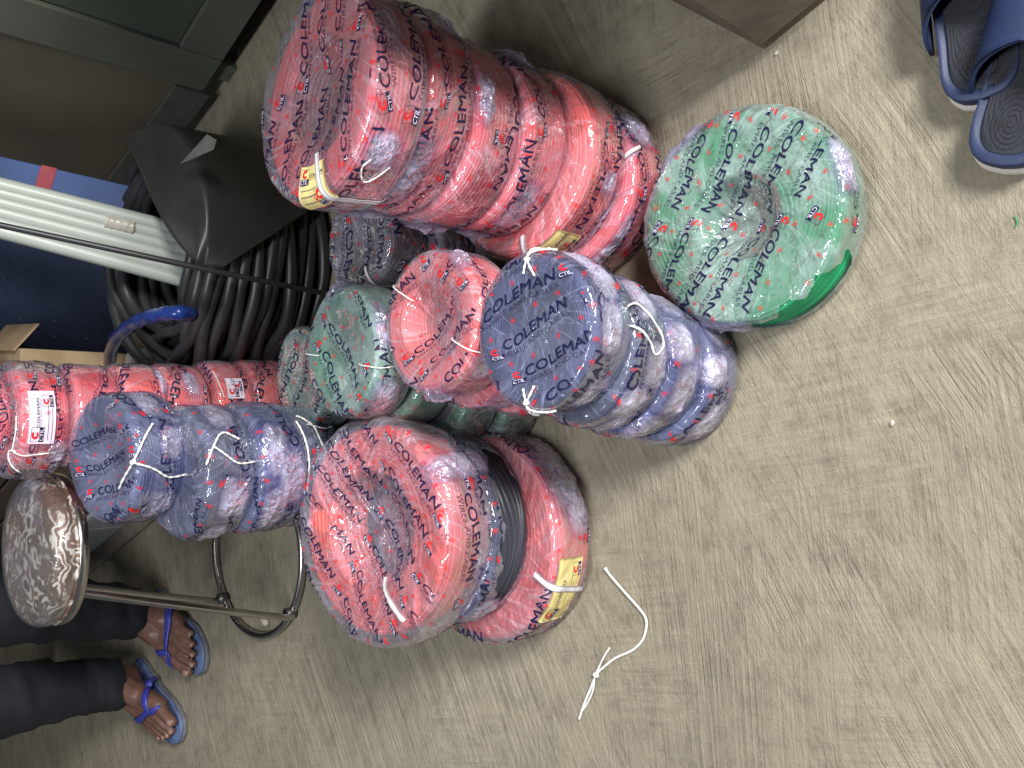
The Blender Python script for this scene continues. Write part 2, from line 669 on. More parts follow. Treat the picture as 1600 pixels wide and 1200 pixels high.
class CoilType:
    """one size of cable coil; S(s, th) is the surface of its wrap, s = arc length along the profile from the top centre"""

    def __init__(self, R, h, hole, wire_d, seed, sag=0.006, amp=0.0026, film=None, round_=0.15, gap=None, text=0.0, flip=False, slant=0.0, top_text=True):
        self.R, self.h, self.r, self.d, self.seed = R, h, R * hole, wire_d, seed
        self.amp, self.film_m = amp, film
        self.gap, self.text, self.flip, self.slant, self.top_text = gap, text, flip, slant, top_text
        rng = np.random.default_rng(seed)
        self.e2, self.e3 = rng.uniform(0.008, 0.02), rng.uniform(0.004, 0.012)
        self.p2, self.p3 = rng.uniform(0, 6.28, 2)
        e = 0.0016
        c = min(h, R) * round_
        pts = [(0, h - sag), (self.r * 0.45, h - sag * 0.92), (self.r * 0.8, h - sag * 0.5), (self.r * 1.02, h - sag * 0.08 + e * .5)]
        pts += [(R - 1.7 * c, h + e)]
        for a in np.linspace(75, 0, 6):
            pts.append((R + e - c + c * math.cos(R_(a)), h + e - c + c * math.sin(R_(a)) * 1.0))
        pts += [(R + e * 1.6, h * 0.5)]
        for a in np.linspace(0, -75, 6):
            pts.append((R + e - c + c * math.cos(R_(a)), c + c * math.sin(R_(a))))
        pts += [(R - 1.7 * c, 0.0), (self.r * 1.1, 0.0)]
        pts = np.array(pts)
        ds = np.concatenate([[0], np.cumsum(np.linalg.norm(np.diff(pts, axis=0), axis=1))])
        n = 400
        ss = np.linspace(0, ds[-1], n)
        pr = np.stack([np.interp(ss, ds, pts[:, 0]), np.interp(ss, ds, pts[:, 1])], 1)
        ker = np.ones(13) / 13
        pad = np.pad(pr, ((6, 6), (0, 0)), mode='edge')
        pr = np.stack([np.convolve(pad[:, i], ker, 'valid') for i in range(2)], 1)
        pr[0, 0] = 0
        ds = np.concatenate([[0], np.cumsum(np.linalg.norm(np.diff(pr, axis=0), axis=1))])
        t = np.gradient(pr, axis=0)
        t /= np.linalg.norm(t, axis=1)[:, None] + 1e-12
        self.ss, self.pr, self.nr = ds, pr, np.stack([-t[:, 1], t[:, 0]], 1)
        self.S_tot = ds[-1]
        # arc length where the side starts / ends
        self.s_rim = float(np.interp(1, [0, 1], [0, 0])) + ds[np.argmax(pr[:, 0] > R - c * 0.35)]
        self.s_low = ds[len(pr) - 1 - np.argmax(pr[::-1, 0] > R - c * 0.35)]

    def warp(self, th):
        return 1 + self.e2 * np.cos(2 * th + self.p2) + self.e3 * np.cos(3 * th + self.p3)

    def S(self, s, th, off=0.0):
        s, th = np.broadcast_arrays(np.asarray(s, float), np.asarray(th, float))
        rr = np.interp(s, self.ss, self.pr[:, 0])
        zz = np.interp(s, self.ss, self.pr[:, 1])
        nr = np.interp(s, self.ss, self.nr[:, 0])
        nz = np.interp(s, self.ss, self.nr[:, 1])
        ct, st = np.cos(th), np.sin(th)
        k = self.warp(th)
        P = np.stack([rr * k * ct, rr * k * st, zz], -1)
        Nn = np.stack([nr * ct, nr * st, nz], -1)
        sh = P.shape
        Pf = P.reshape(-1, 3)
        d = self.amp * (crumple(Pf, self.seed + 5, 70, 3) * 2.0)
        d += self.amp * 2.6 * np.maximum(0, crumple(Pf, self.seed + 9, 16, 1, False) - 0.50) * 2
        # long slanting pulled folds
        sf, tf = s.reshape(-1), th.reshape(-1)
        kk = 7.0 * (1 if self.seed % 2 else -1)
        Q = np.stack([self.R * np.cos(tf + kk * sf), self.R * np.sin(tf + kk * sf), sf * 0.15], 1)
        d += self.amp * 1.5 * crumple(Q, self.seed + 21, 75, 2) * (0.3 + 1.4 * crumple(Pf, self.seed + 31, 14, 1, False))
        low = np.clip((zz.reshape(-1) - 0.002) / 0.012, 0, 1)
        d = d * low
        P = P + Nn * (d.reshape(sh[:-1])[..., None] + np.asarray(off)[..., None])
        return P

    def winding_mesh(self, mat):
        R, r, h, d = self.R - 0.0008, self.r, self.h - 0.002, self.d
        a, b = (R - r) / 2, h / 2
        cx_, cz_ = (R + r) / 2, h / 2 + 0.001
        t = np.linspace(0, 2 * np.pi, 1500)
        ex = 2 / 6.5
        X = a * np.sign(np.cos(t)) * np.abs(np.cos(t)) ** ex
        Z = b * np.sign(np.sin(t)) * np.abs(np.sin(t)) ** ex
        ds = np.concatenate([[0], np.cumsum(np.hypot(np.diff(X), np.diff(Z)))])
        nw = int(round(ds[-1] / d))
        k = 6
        u = np.arange(nw * k) / (nw * k)
        nth = 128
        th = np.linspace(0, 2 * np.pi, nth, endpoint=False)
        rng = np.random.default_rng(self.seed)
        U, TH = np.meshgrid(u, th, indexing='ij')
        wob = np.zeros_like(U)
        for _ in range(6):
            n_, q_ = rng.integers(1, 5), rng.integers(1, 7)
            wob += rng.uniform(0.3, 1) * np.sin(n_ * TH + 2 * np.pi * q_ * U + rng.uniform(0, 6.28))
        Uw = (U + wob * 0.35 / nw) % 1.0
        s = Uw * ds[-1]
        x = np.interp(s, ds, X)
        z = np.interp(s, ds, Z)
        ph = (U * nw) % 1.0
        bump = np.sqrt(np.clip(1 - (2 * ph - 1) ** 2, 0, 1)) - 1.0
        # each strand lies a little higher or lower than its neighbours
        sid = np.floor(U * nw).astype(int)
        hgt = rng.normal(0, 0.16, nw)[sid] + 0.12 * np.sin(TH * 2 + sid * 1.7) + 0.1 * np.sin(TH * 3 + sid * 2.9)
        bump = bump * 0.5 + 0.35 * hgt
        # outward normal of the superellipse
        nx = np.sign(x) * (np.abs(x / a) ** 5.5) / a
        nz = np.sign(z) * (np.abs(z / b) ** 5.5) / b
        ln = np.hypot(nx, nz) + 1e-9
        x = cx_ + x + nx / ln * bump * d
        z = cz_ + z + nz / ln * bump * d
        kk = self.warp(TH)
        V = np.stack([x * kk * np.cos(TH), x * kk * np.sin(TH), np.maximum(z, 0.0005)], -1).reshape(-1, 3)
        A, B = np.meshgrid(np.arange(nw * k), np.arange(nth), indexing='ij')
        A, B = A.ravel(), B.ravel()
        A2, B2 = (A + 1) % (nw * k), (B + 1) % nth
        Fq = np.stack([A * nth + B, A2 * nth + B, A2 * nth + B2, A * nth + B2], 1)
        return mesh_np('cable', V, [Fq], [mat])

    def film_mesh(self):
        nth, ns = (440, 190) if self.gap else (210, 90)
        s = np.linspace(0.002, self.S_tot, ns)
        th = np.linspace(0, 2 * np.pi, nth, endpoint=False)
        TH, SS = np.meshgrid(th, s, indexing='ij')
        V = self.S(SS, TH).reshape(-1, 3)
        q = grid_faces(nth, ns, wrap_u=True)
        if self.gap:
            t0, t1, s0, s1 = self.gap
            tm = (TH.ravel()[q[:, 0]] + math.pi) % (2 * math.pi) - math.pi
            sm = SS.ravel()[q[:, 0]]
            fray = 0.005 * np.sin(tm * 17) + 0.0015 * np.sin(tm * 43 + 1)
            taper = 1 - np.clip(np.abs((tm - (t0 + t1) / 2) / ((t1 - t0) / 2)), 0, 1) ** 2
            mid = (s0 + s1) / 2
            inside = (tm > t0) & (tm < t1) & (np.abs(sm - mid + fray) < (s1 - s0) / 2 * np.sqrt(taper))
            q = q[~inside]
        mb = MB()
        c = self.S(np.array([0.0]), np.array([0.0]))
        mb.add(np.concatenate([V, c]), [q, np.stack([((np.arange(nth) + 1) % nth) * ns, np.arange(nth) * ns, np.full(nth, nth * ns)], 1)], 0)
        self.print_on(mb)
        me = mb.mesh('wrap', [self.film_m, INK_N, INK_T, INK_R, INK_P], True)
        tw = np.zeros((len(me.vertices), 3), dtype=np.float32)
        sv, tv = SS.ravel(), TH.ravel()
        k = 6.0 * (1 if self.seed % 2 else -1)
        n0 = len(sv)
        tw[:n0, 0] = self.R * np.cos(tv + k * sv)
        tw[:n0, 1] = self.R * np.sin(tv + k * sv)
        tw[:n0, 2] = sv * 0.12
        at = me.attributes.new('twist', 'FLOAT_VECTOR', 'POINT')
        at.data.foreach_set('vector', tw.ravel())
        return me

    def place(self, mb, art, fn):
        self._k = getattr(self, '_k', 0) + 1
        rg = np.random.default_rng(self.seed * 991 + self._k)
        sx, sy = rg.uniform(0.88, 1.08), rg.uniform(0.80, 1.12)
        V0 = art.V * np.array([sx, sy])
        V0 = V0 + 0.0013 * np.stack([np.sin(V0[:, 1] * 260 + rg.uniform(0, 6)), np.sin(V0[:, 0] * rg.uniform(45, 95) + rg.uniform(0, 6))], 1)
        if rg.uniform() < (0.0 if self.amp < 0.0012 else 0.13):      # a fold swallows part of the word
            c0 = rg.uniform(0.01, 0.10)
            V0[:, 0] = np.where(V0[:, 0] > c0, np.maximum(c0, V0[:, 0] - rg.uniform(0.004, 0.014)), V0[:, 0])
        s, th = fn(V0)
        P = self.S(s, th, 0.0007 + art.L)
        ok = (s < self.S_tot - 0.004)[art.T].all(1)
        if self.gap:
            t0, t1, s0, s1 = self.gap
            tm = (th + math.pi) % (2 * math.pi) - math.pi
            ins = (tm > t0) & (tm < t1) & (s > s0) & (s < s1)
            ok &= ~ins[art.T].any(1)
        lim = getattr(self, '_lim', None)
        if lim is not None:
            ok &= (s < lim)[art.T].all(1)
        T = art.T[ok]
        if not len(T):
            return
        base = mb.n
        mb.v.append(P)
        mb.n += len(P)
        for mi in np.unique(art.M[ok]):
            t = T[art.M[ok] == mi]
            mb.f.append(t + base)
            mb.mi.append(np.full(len(t), mi))

    def print_on(self, mb):
        rng = np.random.default_rng(self.seed + 77)
        ca, sa = math.cos(self.text), math.sin(self.text)
        pitch_x, pitch_y = WLEN + 0.036, 0.045
        if self.top_text:
            self._lim = self.s_rim - 0.001
            ext = self._lim

            def top(dx, dy):
                def f(V):
                    x, y = V[:, 0] + dx, V[:, 1] + dy
                    y = y + 0.0035 * np.sin(x * 31 + dy * 50) + 0.0012 * np.sin(x * 120 + dx * 90)
                    x = x + 0.0030 * np.sin(y * 60 + dx * 40)
                    X, Y = ca * x - sa * y, sa * x + ca * y
                    return np.hypot(X, Y), np.arctan2(Y, X)
                return f
            j = 0
            y = -ext - 0.01 + rng.uniform(0, 0.01)
            while y < ext:
                x = -ext - pitch_x * (0.55 + 0.12 * j - int(0.55 + 0.12 * j)) - 0.02
                while x < ext:
                    if rng.uniform() < 0.86:
                        self.place(mb, A_WORD, top(x + 0.026, y))
                    self.place(mb, A_LOGO, top(x, y - 0.006))
                    for k in range(4):
                        self.place(mb, A_STAR, top(x + 0.01 + k * pitch_x / 4, y + 0.0245))
                    x += pitch_x
                y += pitch_y
                j += 1
            self._lim = None
        # side: rows running round the coil
        s0, s1 = self.s_rim + 0.004, self.s_low
        n_rows = max(1, int((s1 - s0 + 0.014) / 0.043))
        nwd = max(2, int(round(2 * math.pi * self.R / (pitch_x * 1.04))))
        px = 2 * math.pi / nwd
        Rm = self.R

        def side(th0, sc, tilt):
            def f(V):
                x, y = V[:, 0], V[:, 1]
                if self.flip:
                    x, y = -x, -y
                ctl, stl = math.cos(tilt), math.sin(tilt)
                X, Y = ctl * x - stl * y, stl * x + ctl * y
                th = th0 + X / Rm
                Y = Y * (1 + 0.30 * np.sin(th * 3 + sc * 90)) + 0.0022 * np.sin(th * 11 + sc * 300)
                return np.clip(sc - Y + 0.003 * np.sin(th * 5), 0, self.S_tot - 0.001), th
            return f
        for r in range(n_rows):
            sc = s0 + 0.019 + r * (s1 - s0) / n_rows
            ph = rng.uniform(0, 6.28)
            for w in range(nwd):
                t0 = ph + w * px
                tl = self.slant + rng.normal(0, 0.07)
                if rng.uniform() < 0.78:
                    self.place(mb, A_WORD, side(t0 + 0.026 / Rm * (-1 if self.flip else 1), sc, tl))
                self.place(mb, A_LOGO, side(t0, sc + 0.006, tl + rng.normal(0, 0.08)))
                for k in range(4):
                    self.place(mb, A_STAR, side(t0 + (0.01 + k * pitch_x / 4) / Rm, sc - 0.0185 + rng.normal(0, 0.002), tl))


# features -----------------------------------------------------------
def conform(ct, rot, s, th, off):
    """points on the wrap of a coil whose film is turned by rot"""
    P = ct.S(s, np.asarray(th) - rot, off)
    c, s_ = math.cos(rot), math.sin(rot)
    return np.stack([c * P[..., 0] - s_ * P[..., 1], s_ * P[..., 0] + c * P[..., 1], P[..., 2]], -1)


def patch(ct, rot, s0, s1, th0, th1, off, ns=24, nt=24, crumpl=0.0, seed=1):
    s = np.linspace(s0, s1, ns)
    t = np.linspace(th0, th1, nt)
    TT, SS = np.meshgrid(t, s, indexing='ij')
    P = conform(ct, rot, SS, TT, off)
    P2 = conform(ct, rot, SS, TT, off - 0.0006)
    V = np.concatenate([P.reshape(-1, 3), P2.reshape(-1, 3)])
    q = grid_faces(nt, ns)
    n = nt * ns
    ring = [i * ns for i in range(nt)] + [(nt - 1) * ns + j for j in range(1, ns)] + [i * ns + ns - 1 for i in range(nt - 2, -1, -1)] + [j for j in range(ns - 2, 0, -1)]
    ring = np.array(ring)
    r2 = np.roll(ring, -1)
    side = np.stack([ring, r2, r2 + n, ring + n], 1)
    return V, [q, q[:, ::-1] + n, side]


def add_label(coil, th, s_mid, w, l, mat, name='label', tilt=0.0):
    """paper tag under the wrap, w around the coil, l along the profile"""
    ct, rot = coil['ct'], coil['rot']
    mb = MB()
    R = ct.R
    V, f = patch(ct, rot, s_mid - l / 2, s_mid + l / 2, th - w / 2 / R, th + w / 2 / R, 0.0011)
    mb.add(V, f, 0)

    def put(art, dx, dy, sc=1.0, rotq=0, inks=None):
        V = art.V * sc
        if rotq:
            V = np.stack([-V[:, 1], V[:, 0]], 1)
        V = V + np.array([dx, dy])
        s = s_mid - V[:, 1]
        t = th + V[:, 0] / R
        ok = ((np.abs(V[:, 0]) < w / 2) & (np.abs(V[:, 1]) < l / 2))[art.T].all(1)
        P = conform(ct, rot, s, t, 0.0017 + art.L)
        base = mb.n
        mb.v.append(P)
        mb.n += len(P)
        for mi in np.unique(art.M):
            tt = art.T[(art.M == mi) & ok]
            if len(tt):
                mb.f.append(tt + base)
                mb.mi.append(np.full(len(tt), mi))
    put(A_LOGO, -w / 2 + 0.003, l / 2 - 0.024, 1.1)
    put(A_WORD, -w / 2 + 0.026, l / 2 - 0.016, 0.36)
    for k in range(3):
        a = Art()
        a.add(rectg(0, 0, w * (0.75 - 0.15 * k), 0.0009, 8, 1), 2)
        put(a.merged(), -w / 2 + 0.006, l / 2 - 0.031 - k * 0.006)
    put(A_STAR, 0.006, -l / 2 + 0.012, 1.0)
    put(A_LOGO, w / 2 - 0.027, -l / 2 + 0.003, 0.9)
    o = obj(name, mb.mesh(name, [mat, INK_N, INK_T, INK_R, PINKW], True), coil['root'])
    return o


def add_strap(coil, th, s0, s1, w=0.009, skew=0.0):
    ct, rot = coil['ct'], coil['rot']
    ns = 50
    s = np.linspace(s0, s1, ns)
    rr = np.maximum(np.interp(s, ct.ss, ct.pr[:, 0]), 0.02)
    tc = th + skew * np.linspace(-0.5, 0.5, ns)
    rows = []
    for k in (-1, -0.4, 0.4, 1):
        rows.append(conform(ct, rot, s, tc + k * w / 2 / rr, 0.0024 - 0.0004 * abs(k)))
    P = np.stack(rows, 0)
    P2 = np.stack([conform(ct, rot, s, tc + k * w / 2 / rr, 0.001) for k in (-1, 1)], 0)
    V = np.concatenate([P.reshape(-1, 3), P2.reshape(-1, 3)])
    q = grid_faces(4, ns)
    a = np.arange(ns - 1)
    e0 = np.stack([a, a + 1, a + 1 + 4 * ns, a + 4 * ns], 1)
    e1 = np.stack([a + 3 * ns, a + 3 * ns + 1, a + 5 * ns + 1, a + 5 * ns], 1)
    return obj('strap', mesh_np('strap', V, [q, e0, e1], [STRAP]), coil['root'])


def add_string(coil, path, rad=0.0014, lift=0.0016, n=60):
    """path: list of (s, th); string lying on the wrap"""
    ct, rot = coil['ct'], coil['rot']
    p = smooth_path(np.array([(a, b, 0) for a, b in path]), n)
    P = conform(ct, rot, p[:, 0], p[:, 1], lift)
    mb = MB()
    rr = rad * (1 + 0.22 * np.sin(np.arange(len(P)) * 0.9 + rad * 9e4) + 0.12 * np.sin(np.arange(len(P)) * 2.3))
    mb.tube(P, rr, 7)
    return mb.build('string_tie', [STRING], coil['root'])


def add_knot(coil, th, dth, s_mid, ds, amp=0.009, seed=3, freq=210):
    """bunched-up end of the wrap: a rough crumpled ridge standing off the coil"""
    ct, rot = coil['ct'], coil['rot']
    nt, ns = 64, 64
    t = np.linspace(-1, 1, nt)
    s = np.linspace(-1, 1, ns)
    TT, SS = np.meshgrid(t, s, indexing='ij')
    win = np.clip(1 - (np.abs(TT) ** 2.2), 0, 1) * np.clip(1 - (np.abs(SS) ** 2.2), 0, 1)
    sv = np.clip(s_mid + SS * ds, 0.002, ct.S_tot - 0.004)
    tv = th + TT * dth
    P0 = conform(ct, rot, sv, tv, 0.0).reshape(-1, 3)
    c = crumple(P0, seed, freq, 3)
    c2 = crumple(P0, seed + 1, freq * 0.5, 2)
    off = (-0.0004 + win.ravel() * amp * (0.2 + 2.2 * c * (0.35 + c2))).reshape(nt, ns)
    jx = (crumple(P0, seed + 2, freq, 2, False) - 0.5).reshape(nt, ns) * win * 0.010
    jy = (crumple(P0, seed + 4, freq, 2, False) - 0.5).reshape(nt, ns) * win * 0.010
    P = conform(ct, rot, np.clip(sv + jy, 0.002, ct.S_tot - 0.003), tv + jx / ct.R, off).reshape(-1, 3)
    me = mesh_np('wrap_knot', P, [grid_faces(nt, ns)], [KNOT])
    at = me.attributes.new('fade', 'FLOAT', 'POINT')
    fd = np.clip(win.ravel() * 1.7 - 0.25 + 0.9 * (c - 0.45), 0, 1)
    at.data.foreach_set('value', fd.astype(np.float32))
    return obj('wrap_knot', me, coil['root'])


# ------------------------------------------------------------------ the coil types used
CT = {}
WM, FM = {}, {}


def ctype(key, *a, **k):
    CT[key] = CoilType(*a, **k)


def meshes(key, wire):
    wk = (key.split('/')[0], wire.name)
    if wk not in WM:
        WM[wk] = CT[key].winding_mesh(wire)
    if key not in FM:
        FM[key] = CT[key].film_mesh()
    return WM[wk], FM[key]


coils = []


def coil(px, py, z, R, key, wire, label, group, rot=None, tilt=0.0, tilt_az=0.0, pos=None, cat='cable coil'):
    """z = height of the middle of the coil; the position is where the sight line meets that height"""
    p = np.array(pos) if pos is not None else atz(px, py, z)
    ct = CT[key]
    k = R / ct.R
    root = empty('cable_coil', (p[0], p[1], p[2] - ct.h / 2))
    root.scale = (k, k, 1.0)
    ax = Vector((-math.sin(R_(tilt_az)), math.cos(R_(tilt_az)), 0))
    root.rotation_euler = Matrix.Rotation(R_(tilt), 3, ax).to_euler()
    tag(root, label, cat, group)
    w, f = meshes(key, wire)
    face = math.atan2(-p[1], -p[0])
    if rot is None:
        rot = random.Random(len(coils) * 7 + 1).uniform(0, 6.28)
    a = obj('cable', w, root)
    a.rotation_euler = (0, 0, rot)
    b = obj('wrap', f, root)
    b.rotation_euler = (0, 0, rot)
    c = dict(ct=ct, rot=rot, root=root, face=face, p=p)
    coils.append(c)
    return c


D2 = R_
# big reds of the right-hand stack
ctype('redbig/a', 0.134, 0.080, 0.56, 0.0062, 11, sag=0.016, amp=0.0028, film=FILM, text=0, slant=0.05)
ctype('redbig/b', 0.130, 0.078, 0.56, 0.0062, 12, amp=0.0034, film=FILM, top_text=False, slant=0.10)
ctype('redbig/c', 0.130, 0.078, 0.56, 0.0062, 13, amp=0.0034, film=FILM, top_text=False, slant=-0.06, flip=True)
ctype('slate/a', 0.095, 0.075, 0.66, 0.0036, 21, sag=0.002, amp=0.0011, film=FILM_BLUE, text=0)
ctype('slate/b', 0.093, 0.075, 0.62, 0.0036, 22, amp=0.0030, film=FILM_BLUE, top_text=False, slant=0.2)
ctype('slate/c', 0.093, 0.075, 0.62, 0.0036, 23, amp=0.0030, film=FILM_BLUE, top_text=False, slant=-0.15, flip=True)
ctype('huge/a', 0.168, 0.084, 0.54, 0.0075, 31, sag=0.034, amp=0.0040, film=FILM, text=0, flip=True, gap=(-2.46, -2.14, 0.100, 0.134))
ctype('huge/b', 0.160, 0.084, 0.54, 0.0075, 32, amp=0.0036, film=FILM, top_text=False, slant=0.1)
ctype('tornblack', 0.150, 0.080, 0.54, 0.0078, 33, amp=0.0034, film=FILM_BLUE, top_text=False, gap=(-0.95, 0.80, 0.162, 0.222))
ctype('green/a', 0.098, 0.072, 0.62, 0.0044, 41, sag=0.010, amp=0.0016, film=FILM_GREEN, text=0)
ctype('green/b', 0.094, 0.072, 0.62, 0.0044, 42, amp=0.0024, film=FILM, top_text=False, slant=0.1)
ctype('redmid/a', 0.100, 0.072, 0.60, 0.0050, 51, sag=0.020, amp=0.0016, film=FILM, text=0)
ctype('redmid/b', 0.096, 0.072, 0.60, 0.0050, 52, amp=0.0026, film=FILM, top_text=False, slant=0.12)
ctype('redtall/a', 0.098, 0.082, 0.58, 0.0042, 61, amp=0.0022, film=FILM, slant=0.05)
ctype('redtall/b', 0.088, 0.080, 0.58, 0.0042, 62, amp=0.0024, film=FILM, top_text=False, slant=-0.2, flip=True)
ctype('blueleft/a', 0.100, 0.088, 0.70, 0.0036, 71, sag=0.012, amp=0.0030, film=FILM_BLUE, text=0, slant=0.1)
ctype('blueleft/b', 0.102, 0.086, 0.60, 0.0036, 72, amp=0.0034, film=FILM_BLUE, top_text=False, slant=0.15)
ctype('black/a', 0.083, 0.078, 0.62, 0.0052, 81, sag=0.010, amp=0.0012, film=FILM, text=0, flip=True)
ctype('greenfloor', 0.142, 0.070, 0.40, 0.0058, 91, sag=0.034, amp=0.0034, film=FILM_GREEN, text=R_(265), gap=(-1.15, 0.02, 0.150, 0.204))


def tr(deg):
    """film turned so its rows read along this ground direction"""
    return R_(deg)


# stack A : right-hand tall red stack (bottom to top)
gA = 'red coils in the tall stack by the steel cabinet'
A6 = coil(906, 296, .039, .130, 'redbig/b', W_RED, 'bottom red coil of the tall right stack, crumpled wrap bunched on its right', gA)
A5 = coil(834, 264, .118, .137, 'redbig/c', W_ORED, 'wide red coil with yellow tag and white strap, second from floor in right stack', gA)
A4 = coil(760, 232, .197, .122, 'redbig/b', W_RED, 'narrower red coil resting directly on the yellow tagged wide coil of the right stack', gA)
A3 = coil(686, 210, .275, .124, 'redbig/c', W_RED, 'red coil with a pale twisted ridge of wrap, third from top in right stack', gA)
A2 = coil(609, 178, .352, .129, 'redbig/b', W_RED, 'red coil directly below the topmost coil of the tall right stack', gA)
A1 = coil(537, 160, .432, .137, 'redbig/a', W_RED, 'topmost red coil of the tall right stack, yellow tag under its wrap', gA, rot=tr(-8), tilt=5, tilt_az=80)
fa = A1['face']
ct = A1['ct']
add_label(A1, fa - R_(63), ct.s_rim - 0.012, 0.066, 0.052, YELLOW)
add_strap(A1, fa - R_(52), 0.082, ct.s_low, 0.009, 0.15)
add_knot(A1, fa - R_(16), 0.22, ct.s_rim + 0.032, 0.026, 0.010, 3)
add_knot(A1, fa + R_(120), 0.35, ct.s_rim + 0.012, 0.024, 0.008, 4)
add_string(A1, [(ct.s_rim + .03, fa - .3), (ct.s_rim + .015, fa - .45), (ct.s_rim + .03, fa - .6), (ct.s_rim + .05, fa - .4)], 0.0011)
fa = A2['face']
ct = A2['ct']
add_knot(A2, fa - R_(30), 0.50, ct.s_rim + 0.010, 0.022, 0.008, 13)
add_knot(A2, fa - R_(82), 0.30, ct.s_rim + 0.030, 0.03, 0.012, 14)
add_knot(A2, fa + R_(70), 0.30, ct.s_rim + 0.050, 0.02, 0.008, 15)
fa = A3['face']
ct = A3['ct']
add_knot(A3, fa + R_(30), 0.34, ct.s_rim + 0.012, 0.013, 0.012, 23)
add_knot(A3, fa - R_(74), 0.30, ct.s_rim + 0.030, 0.03, 0.012, 24)
fa = A4['face']
ct = A4['ct']
add_knot(A4, fa + R_(84), 0.35, ct.s_rim + 0.030, 0.03, 0.014, 33)
add_knot(A4, fa - R_(78), 0.3, ct.s_rim + 0.030, 0.03, 0.010, 34)
fa = A5['face']
ct = A5['ct']
add_label(A5, fa - R_(46), ct.s_rim + 0.026, 0.070, 0.046, YELLOW)
add_strap(A5, fa - R_(60), ct.s_rim - .02, ct.s_rim + .045, 0.009, -0.05)
add_knot(A5, fa - R_(20), 0.55, ct.s_low - 0.004, 0.012, 0.007, 43)
add_knot(A5, fa + R_(5), 0.14, ct.s_rim + 0.05, 0.02, 0.008, 44)
fa = A6['face']
ct = A6['ct']
add_knot(A6, fa + R_(52), 0.28, ct.s_rim + 0.028, 0.03, 0.018, 53)
add_knot(A6, fa - R_(30), 0.5, ct.s_rim + 0.012, 0.012, 0.007, 54)
add_strap(A6, fa + R_(34), ct.s_rim - .008, ct.s_rim + .014, 0.006, 0.1)

# stack B : blue-grey stack in the middle
gB = 'slate blue coils in the middle stack'
B4 = coil(1044, 585, .038, .092, 'slate/b', W_SLATE, 'bottom slate blue coil of the middle stack, resting on the floor', gB)
B3 = coil(985, 570, .113, .093, 'slate/c', W_SLATE, 'slate blue coil second from the floor in the middle stack', gB)
B2 = coil(926, 545, .188, .095, 'slate/b', W_GREY, 'grey coil with a loose white string loop under the top of the middle stack', gB, rot=0.7)
B1 = coil(864, 517, .263, .096, 'slate/a', W_SLATE, 'topmost slate blue coil of the middle stack, flat printed wrap and two string knots', gB, rot=tr(-66), tilt=-2, tilt_az=0)
fa = B1['face']
ct = B1['ct']
for sg, dd in ((1, 100), (-1, -88)):
    t = fa + R_(dd)
    add_string(B1, [(ct.s_rim - .022, t + sg * .10), (ct.s_rim - .004, t), (ct.s_rim + .010, t - sg * .03), (ct.s_rim + .016, t - sg * .04)], 0.0016, 0.0022)
    add_string(B1, [(ct.s_rim - .026, t - sg * .16), (ct.s_rim - .004, t), (ct.s_rim + .006, t - sg * .22), (ct.s_rim + .012, t - sg * .36)], 0.0016, 0.0024)
    add_string(B1, [(ct.s_rim - .004, t - .02), (ct.s_rim - .008, t), (ct.s_rim - .004, t + .02)], 0.003, 0.002, 12)
add_knot(B1, fa + R_(8), 0.40, ct.s_rim + 0.030, 0.024, 0.008, 63)
add_knot(B1, fa + R_(62), 0.45, ct.s_rim + 0.030, 0.020, 0.005, 64)
fa = B2['face']
ct = B2['ct']
add_string(B2, [(ct.s_rim - .012, fa + .40), (ct.s_rim + .004, fa + .62), (ct.s_rim + .022, fa + .58), (ct.s_rim + .045, fa + .3), (ct.s_rim + .052, fa + .12), (ct.s_rim + .036, fa + .0), (ct.s_rim + .022, fa + .16), (ct.s_rim - .006, fa + .40)], 0.0015, 0.004)
add_knot(B2, fa - R_(8), 0.36, ct.s_rim + 0.046, 0.028, 0.008, 65)
add_knot(B2, fa - R_(68), 0.34, ct.s_rim + 0.040, 0.026, 0.007, 66)
fa = B3['face']
ct = B3['ct']
add_knot(B3, fa + R_(20), 0.34, ct.s_rim + 0.02, 0.03, 0.008, 67)
add_knot(B3, fa - R_(60), 0.40, ct.s_rim + 0.02, 0.03, 0.008, 68)
fa = B4['face']
ct = B4['ct']
add_knot(B4, fa + R_(5), 0.30, ct.s_rim + 0.012, 0.03, 0.009, 69)

# stack F : three big coils in front
gF = 'large coils in the front left stack of three'
F3 = coil(778, 834, .043, .165, 'huge/b', W_ORED, 'large red floor coil with yellow tag at the bottom of the front left stack', gF)
F2 = coil(694, 824, .126, .150, 'tornblack', W_GREY, 'black coil with torn open blue wrap between two large red coils', gF, rot=None)
F1 = coil(607, 823, .210, .170, 'huge/a', W_ORED, 'large light red coil on top of the front left stack, torn wrap over its hole', gF, rot=tr(222), tilt=4, tilt_az=-90)
fa = F3['face']
ct = F3['ct']
add_label(F3, fa - R_(36), ct.s_rim + 0.030, 0.105, 0.050, YELLOW)
add_strap(F3, fa - R_(34), ct.s_rim - .03, ct.s_low, 0.010, -0.1)
add_knot(F3, fa + R_(14), 0.42, ct.s_rim + 0.050, 0.030, 0.008, 73, 150)
add_knot(F3, fa + R_(46), 0.30, ct.s_rim + 0.050, 0.028, 0.008, 74, 150)
fa = F1['face']
ct = F1['ct']
add_knot(F1, fa + R_(25), 0.15, ct.s_rim + 0.030, 0.05, 0.012, 75)
add_knot(F1, fa - R_(40), 0.34, ct.s_low - 0.006, 0.014, 0.012, 76)
add_strap(F1, fa - R_(70), .085, ct.s_rim - .01, 0.010, 0.25)
fa = F2['face']
ct = F2['ct']
F2['root'].children[1].rotation_euler = (0, 0, fa)
F2['rot'] = fa
add_knot(F2, fa + R_(38), 0.22, ct.s_rim + 0.012, 0.014, 0.008, 77)
add_knot(F2, fa - R_(62), 0.30, ct.s_rim + 0.03, 0.03, 0.008, 78)

